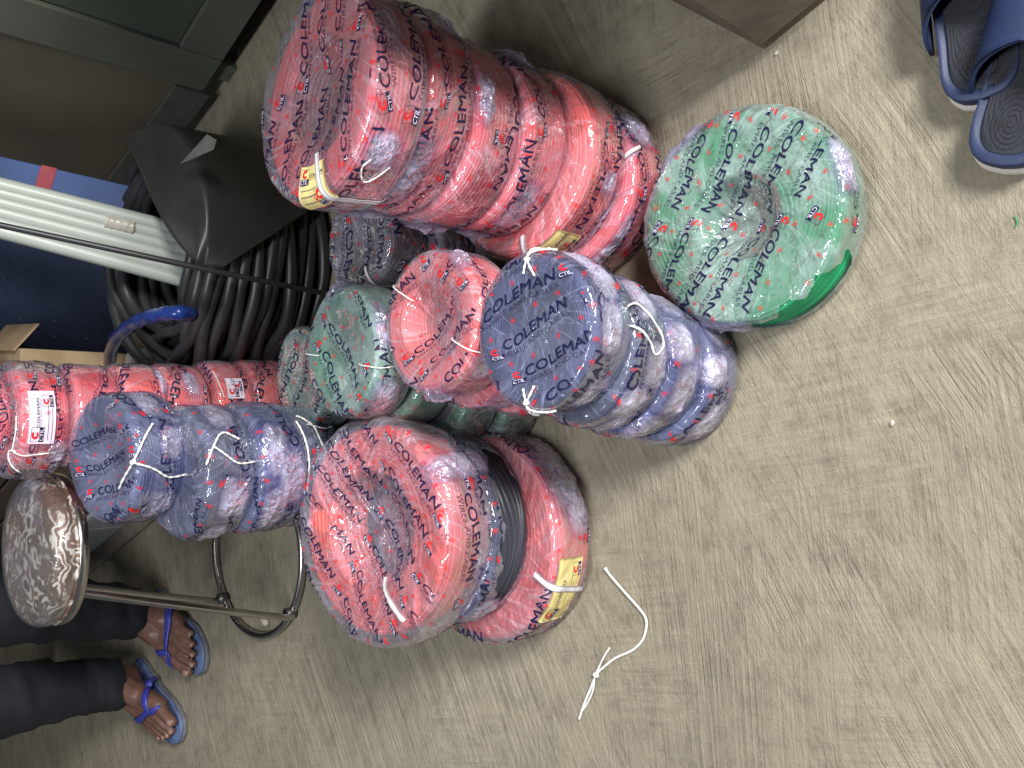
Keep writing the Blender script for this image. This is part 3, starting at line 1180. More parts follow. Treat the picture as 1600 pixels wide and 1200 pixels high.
# stack E : greens behind
gE = 'green coils in the stack behind the middle'
coil(0, 0, 0, .086, 'green/b', W_GREEN_SHADED, 'shade darkened green coil on the floor at the bottom of the green stack', gE, pos=(-.020, 1.062, .037))
coil(0, 0, 0, .090, 'green/b', W_GREEN_SHADED, 'shade darkened green coil second from the floor in the green stack, mostly in shade', gE, pos=(-.012, 1.088, .109))
E2_ = coil(628, 572, .181, .096, 'green/b', W_GREEN, 'green coil just under the pale topped coil of the green stack', gE)
E1 = coil(566, 549, .253, .100, 'green/a', W_GREEN, 'topmost green coil behind the middle, milky wrap and bunched right edge', gE, rot=tr(221), tilt=4, tilt_az=95)
fa = E1['face']
ct = E1['ct']
add_knot(E1, fa + R_(28), 0.50, ct.s_rim + 0.014, 0.015, 0.009, 83)
add_knot(E1, fa + R_(105), 0.40, ct.s_rim + 0.010, 0.02, 0.012, 84)
add_string(E1, [(.055, fa + R_(-20)), (ct.s_rim - .01, fa + R_(-14)), (ct.s_rim + .03, fa + R_(-10))], 0.0010)
add_string(E1, [(.062, fa + R_(190)), (ct.s_rim + .01, fa + R_(184))], 0.0010)
# greens half hidden beside the black cable
gE2 = 'green coils of the short pile behind the green stack'
coil(0, 0, 0, .086, 'green/b', W_GREEN_SHADED, 'hidden lowest green coil of the short pile behind the green stack', gE2, pos=(.008, 1.335, .037))
coil(0, 0, 0, .086, 'green/b', W_GREEN_SHADED, 'middle green coil of the short pile behind the green stack', gE2, pos=(.006, 1.335, .110))
coil(500, 588, .183, .089, 'green/a', W_GREEN_SHADED, 'green coil peeping out left of the topmost green coil, beside black cable', gE2, rot=tr(150), tilt=6, tilt_az=120)

# stack H : reds between green and blue
gH = 'red coils in the short stack between green and blue'
coil(0, 0, 0, .088, 'redmid/b', W_RED, 'floor level red coil of the short stack behind the slate blue stack', gH, pos=(.043, .905, .037))
H3 = coil(0, 0, 0, .092, 'redmid/b', W_RED, 'shaded red coil second from floor in the short stack behind slate blue coils', gH, pos=(.048, .915, .109))
H2 = coil(760, 532, .181, .098, 'redmid/b', W_RED, 'red coil just under the open topped coil of the short red stack', gH)
H1 = coil(704, 505, .253, .101, 'redmid/a', W_ORED, 'topmost coil of the short red stack, bright rings showing and two string ties', gH, rot=tr(-50), tilt=3, tilt_az=90)
fa = H1['face']
ct = H1['ct']
add_knot(H1, fa - R_(78), 0.28, ct.s_rim + 0.014, 0.022, 0.020, 93)
add_knot(H1, fa + R_(62), 0.24, ct.s_rim + 0.006, 0.014, 0.014, 94)
for dd in (150, -22):
    t = fa + R_(dd)
    add_string(H1, [(.056, t), (.075, t + .03), (ct.s_rim, t + .06), (ct.s_rim + .03, t + .08)], 0.0011)

# stack G : black, in the shade behind the reds
gG = 'black coils in the shaded stack'
coil(0, 0, 0, .088, 'black/a', W_BLACK, 'lowest black coil of the shaded stack, on the floor behind red coils', gG, pos=(.222, 1.16, .039))
coil(0, 0, 0, .086, 'black/a', W_BLACK, 'middle black coil of the shaded stack behind the red coils', gG, pos=(.216, 1.152, .117))
G1 = coil(590, 381, .195, .084, 'black/a', W_BLACK, 'topmost black coil in shade below the tall red stack, white strap on it', gG, rot=tr(180))
fa = G1['face']
ct = G1['ct']
add_strap(G1, fa - R_(45), .050, ct.s_low, 0.006, 0.3)

# stack C : far left reds
gC = 'red coils in the tallest stack at the far left'
Cs = [(438, 628, .04, .088), (393, 630, .12, .086), (338, 635, .20, .086), (268, 640, .28, .087), (199, 645, .36, .089), (124, 650, .44, .094), (43, 655, .52, .102), (-46, 660, .60, .102)]
Cl = ['bottom red coil of the tallest stack, behind the green coils', 'red coil second from the floor in the tallest stack, next to green coils',
      'red coil with small pale tag low in the tallest stack', 'red coil with crumpled wrap below the bunched seam in the tallest stack',
      'red coil halfway up the tallest stack, wrap bunched along its lower seam', 'red coil just below the pale labelled coil in the tallest stack',
      'wide red coil with pale card label, second from top of the tallest stack', 'topmost red coil of the tallest stack, cut off by the picture edge']
CC = []
for i, (x, y, z, r) in enumerate(Cs):
    CC.append(coil(x, y, z, r, 'redtall/a' if i in (6, 7) else 'redtall/b', W_ORED if i < 5 else W_RED, Cl[i], gC))
c = CC[6]
fa, ct = c['face'], c['ct']
add_label(c, fa + R_(2), ct.s_rim + 0.030, 0.085, 0.042, PINKW)
add_knot(c, fa - R_(32), 0.26, ct.s_low - 0.022, 0.022, 0.012, 103)
add_string(c, [(ct.s_rim - .004, fa + .06), (ct.s_rim - .006, fa - .5), (ct.s_rim + .004, fa - .62), (ct.s_rim + .06, fa - .55)], 0.0014)
add_string(c, [(ct.s_rim + .0, fa - .58), (ct.s_rim - .012, fa - .75), (ct.s_rim + .012, fa - 1.0)], 0.0015)
c = CC[4]
fa, ct = c['face'], c['ct']
add_knot(c, fa + R_(45), 0.5, ct.s_low - 0.004, 0.012, 0.010, 104)
c = CC[3]
fa, ct = c['face'], c['ct']
add_knot(c, fa + R_(36), 0.4, ct.s_rim + 0.044, 0.018, 0.009, 105)
c = CC[2]
fa, ct = c['face'], c['ct']
add_label(c, fa + R_(24), ct.s_rim + 0.036, 0.042, 0.036, PINKW)
add_string(c, [(ct.s_rim + .004, fa + .9), (ct.s_rim + .006, fa + .5), (ct.s_rim + .01, fa + .2)], 0.0012)

# stack D : blue on the left
gD = 'blue wrapped coils in the left stack'
Ds = [(558, 740, .043, .104), (512, 735, .129, .103), (458, 728, .215, .100), (397, 730, .301, .103), (312, 735, .387, .102), (200, 711, .473, .101)]
Dl = ['lowest blue wrapped coil of the left stack, hidden behind the large red coils', 'hidden blue wrapped coil second from the floor in the left stack',
      'dark grey coil with white strings, lowest one seen in the left stack', 'blue wrapped coil with long white crumpled band in the left stack',
      'blue wrapped coil under the top of the left stack, bulging to the left', 'topmost blue wrapped coil of the left stack, white string tied round it']
DC = []
for i, (x, y, z, r) in enumerate(Ds):
    DC.append(coil(x, y, z, r, 'blueleft/a' if i == 5 else 'blueleft/b', W_GREY if i in (0, 2, 4) else W_SLATE, Dl[i], gD,
                   rot=tr(-75) if i == 5 else None, tilt=-7 if i == 5 else (-3 if i == 4 else 0), tilt_az=70))
c = DC[5]
fa, ct = c['face'], c['ct']
add_knot(c, fa - R_(48), 0.34, ct.s_rim + 0.050, 0.028, 0.012, 113)
add_knot(c, fa + R_(55), 0.40, ct.s_rim + 0.040, 0.024, 0.008, 114)
t = fa - R_(4)
add_string(c, [(.068, t - .75), (.078, t - .3), (ct.s_rim - .004, t), (ct.s_rim + .012, t + .35), (ct.s_rim + .030, t + .55)], 0.0018, 0.003)
add_string(c, [(ct.s_rim - .004, t), (ct.s_rim + .024, t - .12), (ct.s_rim + .05, t - .26), (ct.s_low - .004, t - .26)], 0.0017, 0.003)
add_string(c, [(ct.s_rim - .007, t - .02), (ct.s_rim - .003, t), (ct.s_rim, t + .02)], 0.0034, 0.003, 12)
c = DC[4]
fa, ct = c['face'], c['ct']
add_string(c, [(ct.s_rim + .0, fa + .1), (ct.s_rim + .012, fa + .4), (ct.s_rim + .03, fa + .55), (ct.s_rim + .055, fa + .45)], 0.0018, 0.003)
add_string(c, [(ct.s_rim + .01, fa + .34), (ct.s_rim + .03, fa + .18), (ct.s_rim + .05, fa + .08), (ct.s_low - .004, fa + .1)], 0.0016, 0.003)
add_knot(c, fa - R_(70), 0.34, ct.s_rim + 0.040, 0.028, 0.007, 115)
c = DC[3]
fa, ct = c['face'], c['ct']
add_knot(c, fa + R_(15), 0.50, ct.s_rim + 0.026, 0.024, 0.010, 116)
add_knot(c, fa - R_(40), 0.45, ct.s_rim + 0.028, 0.026, 0.010, 117)
add_string(c, [(ct.s_low - .01, fa + .75), (ct.s_low - .006, fa + .3), (ct.s_low - .008, fa - .4)], 0.0018, 0.003)
c = DC[2]
fa, ct = c['face'], c['ct']
add_string(c, [(ct.s_rim + .01, fa + .9), (ct.s_rim + .03, fa + .65), (ct.s_rim + .036, fa + .3), (ct.s_rim + .05, fa + .1)], 0.0016, 0.003)
add_string(c, [(ct.s_rim + .02, fa + .7), (ct.s_rim + .05, fa + .62), (ct.s_rim + .07, fa + .66)], 0.0014, 0.003)

# I : the green coil alone on the floor
I1 = coil(1172, 345, .037, .142, 'greenfloor', W_GREEN, 'single wide green coil lying alone on the floor, wrap torn open at its edge', None, rot=None)
fa, ct = I1['face'], I1['ct']
I1['root'].children[1].rotation_euler = (0, 0, fa)
I1['root'].children[0].rotation_euler = (0, 0, fa)
I1['rot'] = fa
add_knot(I1, fa + R_(42), 0.30, ct.s_rim + 0.012, 0.018, 0.010, 123)
add_knot(I1, fa - R_(80), 0.50, ct.s_rim + 0.020, 0.022, 0.010, 124)
add_knot(I1, fa + R_(150), 0.40, ct.s_rim + 0.010, 0.018, 0.009, 125)

# wide bunched veils of wrap along the blue stacks and a few reds
for cc_, dd_, w_, so_, hs_, am_, sd_ in ((B1, 46, .42, .034, .026, .006, 201), (B1, -46, .36, .040, .024, .006, 202), (B2, 44, .45, .034, .026, .006, 203), (B2, -40, .34, .030, .03, .006, 204),
                                    (B3, -20, .50, .034, .030, .008, 205), (B3, 60, .36, .034, .03, .007, 206), (B4, -42, .46, .034, .03, .007, 207), (B4, 44, .40, .034, .028, .007, 208),
                                    (DC[5], 10, .32, .056, .022, .006, 209), (DC[4], -26, .42, .044, .03, .008, 210), (DC[4], 56, .40, .04, .03, .006, 211), (DC[3], -10, .50, .05, .03, .008, 212), (DC[2], -34, .5, .04, .03, .008, 213),
                                    (F3, 28, .46, .034, .034, .009, 214), (A4, -30, .40, .030, .022, .007, 217), (A1, 48, .3, .026, .02, .007, 218),
                                    (CC[5], -10, .4, .04, .024, .007, 219), (CC[3], -15, .45, .04, .028, .007, 220), (E1, -40, .4, .03, .03, .006, 221), (H1, -20, .5, .034, .03, .006, 222), (H2, -50, .5, .03, .03, .008, 223)):
    add_knot(cc_, cc_['face'] + R_(dd_), w_, cc_['ct'].s_rim + so_, hs_, am_, sd_, 170)

#SETTING
# ------------------------------------------------------------------ floor


def floor_mat():
    m, nt, out = new_mat('screeded_cement')
    b = N(nt, 'ShaderNodeBsdfPrincipled', Roughness=0.62)
    b.inputs['Specular IOR Level'].default_value = 0.35
    tc = N(nt, 'ShaderNodeTexCoord')
    P = tc.outputs['Object']
    # slow warp so the trowel strokes curve
    wn = N(nt, 'ShaderNodeTexNoise', Scale=1.3, Detail=1.0)
    L(nt, P, wn.inputs['Vector'])
    ws = N(nt, 'ShaderNodeVectorMath', operation='MULTIPLY_ADD')
    L(nt, wn.outputs['Color'], ws.inputs[0])
    ws.inputs[1].default_value = (0.0, 0.10, 0)
    L(nt, P, ws.inputs[2])

    def streak(angle, sx, sy, detail, dist=0.0):
        mp = N(nt, 'ShaderNodeMapping')
        mp.inputs['Rotation'].default_value = (0, 0, R_(angle))
        L(nt, ws.outputs[0], mp.inputs['Vector'])
        m2 = N(nt, 'ShaderNodeMapping')
        m2.inputs['Scale'].default_value = (sx, sy, 1)
        L(nt, mp.outputs[0], m2.inputs['Vector'])
        n = N(nt, 'ShaderNodeTexNoise', Scale=1.0, Detail=detail, Roughness=0.6)
        n.inputs['Distortion'].default_value = dist
        L(nt, m2.outputs[0], n.inputs['Vector'])
        return n.outputs['Fac']
    A = streak(-9, 2.2, 190.0, 5.0)
    A2 = streak(-11, 1.0, 75.0, 4.0, 0.1)
    B = streak(-33, 1.6, 120.0, 5.0)
    Cc = streak(-105, 9.0, 110.0, 5.0, 0.2)
    big = N(nt, 'ShaderNodeTexNoise', Scale=2.3, Detail=5.0, Roughness=0.55)
    L(nt, P, big.inputs['Vector'])
    mid = N(nt, 'ShaderNodeTexNoise', Scale=22.0, Detail=10.0, Roughness=0.72)
    L(nt, P, mid.inputs['Vector'])
    fine = N(nt, 'ShaderNodeTexNoise', Scale=420.0, Detail=4.0)
    L(nt, P, fine.inputs['Vector'])

    def mixf(fac, a, bb):
        n = N(nt, 'ShaderNodeMix')
        n.data_type = 'FLOAT'
        if hasattr(fac, 'is_linked') or not isinstance(fac, float):
            L(nt, fac, n.inputs[0])
        else:
            n.inputs[0].default_value = fac
        L(nt, a, n.inputs[2])
        L(nt, bb, n.inputs[3])
        return n.outputs[0]
    patchmask = ramp(nt, big.outputs['Fac'], [(0.36, (0, 0, 0)), (0.62, (1, 1, 1))]).outputs['Color']
    n4 = N(nt, 'ShaderNodeTexNoise', Scale=3.4, Detail=4.0)
    mp4 = N(nt, 'ShaderNodeMapping')
    mp4.inputs['Location'].default_value = (3, 7, 0)
    L(nt, P, mp4.inputs['Vector'])
    L(nt, mp4.outputs[0], n4.inputs['Vector'])
    mask2 = ramp(nt, n4.outputs['Fac'], [(0.48, (0, 0, 0)), (0.74, (1, 1, 1))]).outputs['Color']
    s1 = mixf(0.25, A, A2)
    s2 = mixf(patchmask, s1, B)
    s3 = mixf(mask2, s2, Cc)
    # grooves: the deep, dark scratches
    S1 = streak(-35, 0.8, 48.0, 1.5)
    S2 = streak(-13, 0.7, 60.0, 1.5)
    stops_ = [(0.395, (0, 0, 0)), (0.410, (1, 1, 1)), (0.420, (0, 0, 0)), (0.455, (0, 0, 0)), (0.464, (0.7, 0.7, 0.7)), (0.473, (0, 0, 0)), (0.560, (0, 0, 0)), (0.569, (0.9, 0.9, 0.9)), (0.578, (0, 0, 0))]
    g1 = ramp(nt, S1, stops_).outputs['Color']
    g2 = ramp(nt, S2, stops_).outputs['Color']
    gx = mixf(patchmask, g2, g1)
    gn = N(nt, 'ShaderNodeTexNoise', Scale=5.0, Detail=5.0)
    L(nt, P, gn.inputs['Vector'])
    gg = ramp(nt, gn.outputs['Fac'], [(0.42, (0.12, 0.12, 0.12)), (0.60, (1, 1, 1))]).outputs['Color']
    gmul = N(nt, 'ShaderNodeMath', operation='MULTIPLY')
    L(nt, gx, gmul.inputs[0])
    L(nt, gg, gmul.inputs[1])
    g = gmul.outputs[0]
    col0 = ramp(nt, s3, [(0.25, (0.215, 0.184, 0.134)), (0.45, (0.285, 0.250, 0.184)), (0.60, (0.328, 0.291, 0.216)), (0.80, (0.392, 0.352, 0.268))]).outputs['Color']
    blot = ramp(nt, mid.outputs['Fac'], [(0.28, (0.66, 0.64, 0.62)), (0.50, (1, 1, 1)), (0.75, (1.16, 1.15, 1.13))]).outputs['Color']
    blot2 = ramp(nt, big.outputs['Fac'], [(0.30, (0.84, 0.83, 0.83)), (0.6, (1.04, 1.04, 1.04))]).outputs['Color']
    mulA = N(nt, 'ShaderNodeMix')
    mulA.data_type = 'RGBA'
    mulA.blend_type = 'MULTIPLY'
    mulA.inputs[0].default_value = 1
    L(nt, col0, mulA.inputs[6])
    L(nt, blot, mulA.inputs[7])
    mulB = N(nt, 'ShaderNodeMix')
    mulB.data_type = 'RGBA'
    mulB.blend_type = 'MULTIPLY'
    mulB.inputs[0].default_value = 1
    L(nt, mulA.outputs[2], mulB.inputs[6])
    L(nt, blot2, mulB.inputs[7])
    dk = N(nt, 'ShaderNodeMix')
    dk.data_type = 'RGBA'
    dk.blend_type = 'MIX'
    gm = N(nt, 'ShaderNodeMath', operation='MULTIPLY')
    L(nt, g, gm.inputs[0])
    gm.inputs[1].default_value = 0.75
    L(nt, gm.outputs[0], dk.inputs[0])
    L(nt, mulB.outputs[2], dk.inputs[6])
    dk.inputs[7].default_value = (0.13, 0.11, 0.085, 1)
    L(nt, dk.outputs[2], b.inputs['Base Color'])
    h1 = N(nt, 'ShaderNodeMath', operation='MULTIPLY_ADD')
    L(nt, s3, h1.inputs[0])
    h1.inputs[1].default_value = 1.0
    L(nt, mid.outputs['Fac'], h1.inputs[2])
    h2 = N(nt, 'ShaderNodeMath', operation='MULTIPLY_ADD')
    L(nt, fine.outputs['Fac'], h2.inputs[0])
    h2.inputs[1].default_value = 0.15
    L(nt, h1.outputs[0], h2.inputs[2])
    h3 = N(nt, 'ShaderNodeMath', operation='MULTIPLY_ADD')
    L(nt, g, h3.inputs[0])
    h3.inputs[1].default_value = -0.25
    L(nt, h2.outputs[0], h3.inputs[2])
    bp = N(nt, 'ShaderNodeBump', Strength=1.0, Distance=0.0055)
    L(nt, h3.outputs[0], bp.inputs['Height'])
    L(nt, bp.outputs[0], b.inputs['Normal'])
    L(nt, b.outputs[0], out.inputs[0])
    return m


mb = MB()
mb.add(np.array([(-3.4, -1.6, 0), (2.2, -1.6, 0), (2.2, 4.6, 0), (-3.4, 4.6, 0)], float), [np.array([[0, 1, 2, 3]])])
fl = mb.build('floor', floor_mat(), smooth=False)
fl['kind'] = 'structure'
back_m = simple('dark_plaster', (0.10, 0.095, 0.085), (0.07, 0.066, 0.06), rough=0.8, scale=5, bump=0.3, bscale=40)
mb = MB()
mb.box((-3.4, 4.6, 0), (2.2, 4.7, 2.8))
w = mb.build('back_wall', back_m, smooth=False)
w['kind'] = 'structure'

# ------------------------------------------------------------------ steel cabinet at the right
cab_m = simple('grey_green_steel', (0.125, 0.140, 0.108), (0.088, 0.098, 0.078), rough=0.42, scale=4, bump=0.15, bscale=25, metal=0.25)
cab_side = simple('olive_steel', (0.125, 0.105, 0.078), (0.085, 0.074, 0.056), rough=0.5, scale=3, bump=0.15, bscale=25)
C0 = atz(353, 152, 0.0)
Cb = atz(213, 333, 0.0)
Cf = atz(415, 60, 0.0)
ex_f = Vector(Cf - C0).normalized()          # along the door front, towards the viewer
ex_b = Vector(Cb - C0)
cabroot = empty('cabinet', (C0[0], C0[1], 0.0))
tag(cabroot, 'dark grey green steel cabinet with framed door behind the tall red coils', 'cabinet')
W_ = 0.95
f2 = np.array([ex_f.x, ex_f.y])
n2 = np.array([-f2[1], f2[0]])              # into the cabinet
if n2[0] < 0:
    n2 = -n2
Hc = 1.5


def frame_box(mb, u0, u1, z0, z1, d0, d1, mi=0, bev=0.002):
    """box in cabinet coordinates: u along the front, d depth into the cabinet"""
    M = Matrix(((f2[0], n2[0], 0, 0), (f2[1], n2[1], 0, 0), (0, 0, 1, 0), (0, 0, 0, 1)))
    mb.box((u0, d0, z0), (u1, d1, z1), M, mi, bev)


mb = MB()
frame_box(mb, 0.002, W_, 0.06, Hc, 0.022, 0.45)
mb.build('cabinet_body', cab_m, cabroot, smooth=False)
mb = MB()
frame_box(mb, 0.0, 0.10, 0.06, Hc, 0.0, 0.02)
frame_box(mb, W_ - 0.10, W_, 0.06, Hc, 0.0, 0.02)
frame_box(mb, 0.102, W_ - 0.102, 0.06, 0.165, 0.0, 0.02)
frame_box(mb, 0.102, W_ - 0.102, Hc - 0.12, Hc, 0.0, 0.02)
mb.build('door_frame', cab_m, cabroot, smooth=False)
mb = MB()
frame_box(mb, 0.103, W_ - 0.103, 0.167, Hc - 0.122, 0.010, 0.02)
mb.build('door_panel', simple('green_steel_panel', (0.085, 0.105, 0.078), (0.06, 0.076, 0.058), rough=0.35, scale=3, metal=0.2, bump=0.1, bscale=12), cabroot, smooth=False)
mb = MB()
sb = Vector(ex_b).normalized()
nb = Vector((sb.y, -sb.x, 0))
if nb.x < 0:
    nb = -nb
M = Matrix(((sb.x, nb.x, 0, 0), (sb.y, nb.y, 0, 0), (0, 0, 1, 0), (0, 0, 0, 1)))
lb = ex_b.length
mb.box((0.004, 0.004, 0.06), (lb, 0.03, Hc), M, 0, 0.002)
mb.build('side_panel', cab_side, cabroot, smooth=False)
mb = MB()
mb.box((0.006, -0.006, 0.04), (lb, 0.003, 0.13), M, 0, 0.002)
mb.build('base_rail', simple('dull_rail', (0.085, 0.085, 0.075), (0.06, 0.06, 0.053), rough=0.5), cabroot, smooth=False)
for u, d in ((0.05, 0.05), (W_ - 0.05, 0.05), (0.1, 0.4), (W_ - 0.05, 0.4)):
    mb = MB()
    frame_box(mb, u - 0.025, u + 0.025, 0.0, 0.06, d - 0.025, d + 0.025)
    mb.build('foot', cab_m, cabroot, smooth=False)
for ch in cabroot.children:
    ch.location = (0, 0, 0)

# ------------------------------------------------------------------ big roll of thick black cable with blue straps
BC = np.array([float(aty(400, 415, 1.81)[0]), 1.81])
roll = empty('cable_roll', (BC[0], BC[1], 0))
tag(roll, 'big roll of thick black power cable behind the coil stacks, blue tape round it', 'cable roll')
roll_m = simple('black_sheath', (0.028, 0.028, 0.030), (0.018, 0.018, 0.019), rough=0.42, scale=18, spec=0.5)
mb = MB()
rng = random.Random(5)
d_ = 0.0255
turns = []
for layer, Rl in enumerate((0.228, 0.202, 0.177, 0.152)):
    for k in range(11):
        turns.append((Rl, 0.014 + k * d_))
for (Rl, z) in turns:
    n = 72
    ph = [rng.uniform(0, 6.28) for _ in range(4)]
    am = rng.uniform(0.003, 0.009)
    pts = []
    for i in range(n):
        t = 2 * math.pi * i / n
        # left end of the roll sags and the turns cross there
        left = max(0.0, -math.cos(t)) ** 3
        zz = z * (1 - 0.10 * left) + am * math.sin(2 * t + ph[0]) + 0.006 * math.sin(3 * t + ph[1]) + left * 0.012 * math.sin(5 * t + ph[3])
        rr = Rl + 0.006 * math.sin(3 * t + ph[2]) + left * (0.014 * math.sin(4 * t + ph[3]) + 0.01)
        pts.append((rr * math.cos(t), rr * math.sin(t), max(zz, 0.013)))
    mb.tube(pts, 0.0126, 9, closed=True)
mb.build('cable', roll_m, roll)
tape_m = simple('blue_tape', (0.012, 0.035, 0.19), (0.008, 0.022, 0.12), rough=0.18, scale=60, bump=0.6, bscale=120)
mb = MB()
tp = [(170, 592, .20), (176, 540, .30), (205, 508, .345), (240, 494, .365), (278, 489, .35), (300, 492, .31)]
pp = [atz(x, y, z) - np.array([BC[0], BC[1], 0]) for x, y, z in tp]
P_ = smooth_path(pp, 44)
rad = 0.0135 + 0.0008 * np.sin(np.arange(44) * 1.3) + 0.0009 * np.sin(np.arange(44) * 3.1)
mb.tube(P_, rad, 9)
mb.build('tape_wrap', tape_m, roll)

# ------------------------------------------------------------------ PVC conduit pipes standing in the roll
pipe_m = simple('white_pvc', (0.38, 0.41, 0.37), (0.30, 0.33, 0.29), rough=0.4, scale=9)
gP = 'white pipes leaning in the cable roll'
pd = [(328, 372, -5, 290), (328, 386, -5, 303), (328, 401, -5, 318), (326, 416, -5, 333), (320, 432, -5, 350), (312, 446, -5, 362)]
pl = ['white plastic pipe nearest the blue plank, uppermost of the leaning bundle', 'white plastic pipe second from the blue plank in the leaning bundle',
      'white plastic pipe third from the blue plank in the leaning bundle', 'white plastic pipe fourth from the blue plank in the leaning bundle',
      'white plastic pipe just behind the thin black rod', 'white plastic pipe on the far side of the thin black rod, beside checker plate']
for i, (x0, y0, x1, y1) in enumerate(pd):
    a = aty(x0, y0, 1.80 + 0.003 * i)
    b = aty(x1, y1, 1.93 + 0.003 * i)
    d = (b - a) / np.linalg.norm(b - a)
    k0 = (0.01 - a[2]) / d[2]
    a = a + d * k0
    b = b + d * 0.5
    o = tag(empty('conduit_pipe', a), pl[i], 'pipe', gP)
    mb = MB()
    ph = np.linspace(0, 1, 12)
    mb.tube((b - a)[None, :] * ph[:, None] + np.stack([0.004 * np.sin(ph * 3.1)] * 3, 1), 0.0150, 14)
    mb.build('pipe_body', pipe_m, o)
    if i == 1:
        mb = MB()
        q0, q1 = aty(188, 346, 1.86), aty(208, 353, 1.86)
        dd = (b - a) / np.linalg.norm(b - a)
        tmid = ((q0 - a) @ dd)
        rr = np.linspace(tmid - .028, tmid + .028, 14)
        mb.tube(dd[None, :] * rr[:, None], 0.0175 + 0.0005 * np.sin(np.arange(14) * 2.1), 12)
        mb.build('tape_band', simple('brown_tape', (0.40, 0.38, 0.33), (0.30, 0.28, 0.23), rough=0.25, bump=0.5, bscale=90), o)
# blue plank behind them
a0, a1 = aty(213, 322, 1.95), aty(-10, 272, 2.10)
dd = (a1 - a0) / np.linalg.norm(a1 - a0)
low = a0 + dd * (0.01 - a0[2]) / dd[2]
L_ = 1.7
blue = tag(empty('blue_plank', low), 'long flat blue plank with a red band standing behind the white pipes', 'plank')
zax = Vector(dd)
xax = Vector((0.93, 0.36, 0))
xax = (xax - zax * xax.dot(zax)).normalized()
yax = zax.cross(xax)
M3 = Matrix(((xax.x, yax.x, zax.x, 0), (xax.y, yax.y, zax.y, 0), (xax.z, yax.z, zax.z, 0), (0, 0, 0, 1)))
mb = MB()
mb.box((-0.028, -0.006, 0), (0.042, 0.006, L_), M3, 0, 0.002)
mb.build('plank_body', simple('blue_paint', (0.035, 0.075, 0.21), (0.025, 0.055, 0.16), rough=0.5, scale=12), blue, smooth=False)
tz = float(np.linalg.norm(aty(70, 290, 2.05) - low))
mb = MB()
mb.box((-0.0295, -0.0075, tz - 0.016), (0.0435, 0.0075, tz + 0.016), M3, 0, 0.001)
mb.build('red_band', simple('red_paint', (0.28, 0.035, 0.05), rough=0.5), blue, smooth=False)

RS = 0.258


def drape(x, y):
    """where the sight line meets the sheet lying over the roll: flat on top, hanging down its front"""
    p = atz(x, y, 0.318)
    if np.hypot(p[0] - BC[0], p[1] - BC[1]) <= RS:
        return p
    d = ray(x, y)
    a = d[0] ** 2 + d[1] ** 2
    b = -2 * (d[0] * BC[0] + d[1] * BC[1])
    c = BC[0] ** 2 + BC[1] ** 2 - RS ** 2
    q = b * b - 4 * a * c
    if q > 0:
        t = (-b - math.sqrt(q)) / (2 * a)
    else:
        t = -b / (2 * a)
    p2 = np.array([0, 0, CAM_H]) + d * t
    if p2[2] > 0.318:                       # would fly over the roll: rest at its rim
        v = p[:2] - BC
        p2 = np.array([*(BC + v / np.linalg.norm(v) * RS), 0.30])
    p2[2] = max(p2[2], 0.012)
    return p2


# thin black rod + dark sheet leaning over the roll
rod = tag(empty('black_rod', (0, 0, 0)), 'thin black rod slanting across the white pipes to the dark sheet', 'rod')
r1 = drape(500, 457) * 0.995 + np.array([0, 0, 0.005])
r0 = aty(-8, 350, 1.66)
rod.location = r1
mb = MB()
mb.tube(smooth_path([np.zeros(3), (drape(328, 422) * 0.99 + np.array([0, 0, 0.012]) - r1), r0 - r1, (r0 - r1) * 1.25], 24), 0.0055, 8)
mb.build('rod_body', roll_m, rod)
sheet_m = simple('smoky_plastic', (0.040, 0.042, 0.036), (0.024, 0.025, 0.022), rough=0.38, scale=9, bump=0.5, bscale=35)
for n_ in sheet_m.node_tree.nodes:
    if n_.type == 'BSDF_PRINCIPLED':
        n_.inputs['Alpha'].default_value = 0.80
sp = [(512, 456), (420, 440), (328, 421), (318, 400), (312, 384), (280, 368), (210, 350), (222, 305), (255, 262), (318, 222), (400, 206), (470, 200), (530, 210), (545, 330), (545, 430)]
a1 = atz(327, 417, 0.300)[:2] - BC
b1 = atz(206, 346, 0.318)[:2] - BC
ph1 = math.atan2(a1[1], a1[0])
phb = math.atan2(b1[1], b1[0])
if phb < ph1:
    phb += 2 * math.pi
PA = RS * np.array([math.cos(ph1), math.sin(ph1)])
PB = RS * np.array([math.cos(phb), math.sin(phb)])
sheet = tag(empty('dark_sheet', (BC[0], BC[1], 0)), 'dark smoky plastic sheet draped over the right side of the black cable roll', 'sheet')
nphi, ntop, nsk = 70, 16, 22
V = []
for i_ in range(nphi):
    t = i_ / (nphi - 1)
    ph = ph1 + (phb - ph1) * t
    tt = 0.5 - 0.5 * math.cos(math.pi * t)
    ch = PA * (1 - tt) + PB * tt
    bow = math.sin(math.pi * tt) * 0.035
    ch = ch + bow * np.array([-0.8, 0.25])
    rim = RS * np.array([math.cos(ph), math.sin(ph)])
    zl = max(0.012, 0.272 - 0.36 * (ph - ph1))
    for k in range(ntop):
        f = k / (ntop - 1)
        p = ch * (1 - f) + rim * f
        V.append((p[0], p[1], 0.312 - 0.012 * f ** 4 + 0.003 * math.sin(f * 5 + ph * 4)))
    for k in range(1, nsk):
        f = k / (nsk - 1)
        flare = 1 + 0.05 * f + 0.02 * f * math.sin(ph * 9)
        V.append((rim[0] * flare, rim[1] * flare, 0.300 + (zl - 0.300) * f))
V = np.array(V)
nv_ = ntop + nsk - 1
n1 = len(V)
q = grid_faces(nphi, nv_)
inn = V * np.array([0.985, 0.985, 1]) - np.array([0, 0, 0.004])
ring = [i * nv_ for i in range(nphi)] + [(nphi - 1) * nv_ + j for j in range(1, nv_)] + [i * nv_ + nv_ - 1 for i in range(nphi - 2, -1, -1)] + [j for j in range(nv_ - 2, 0, -1)]
ring = np.array(ring)
r2 = np.roll(ring, -1)
mb = MB()
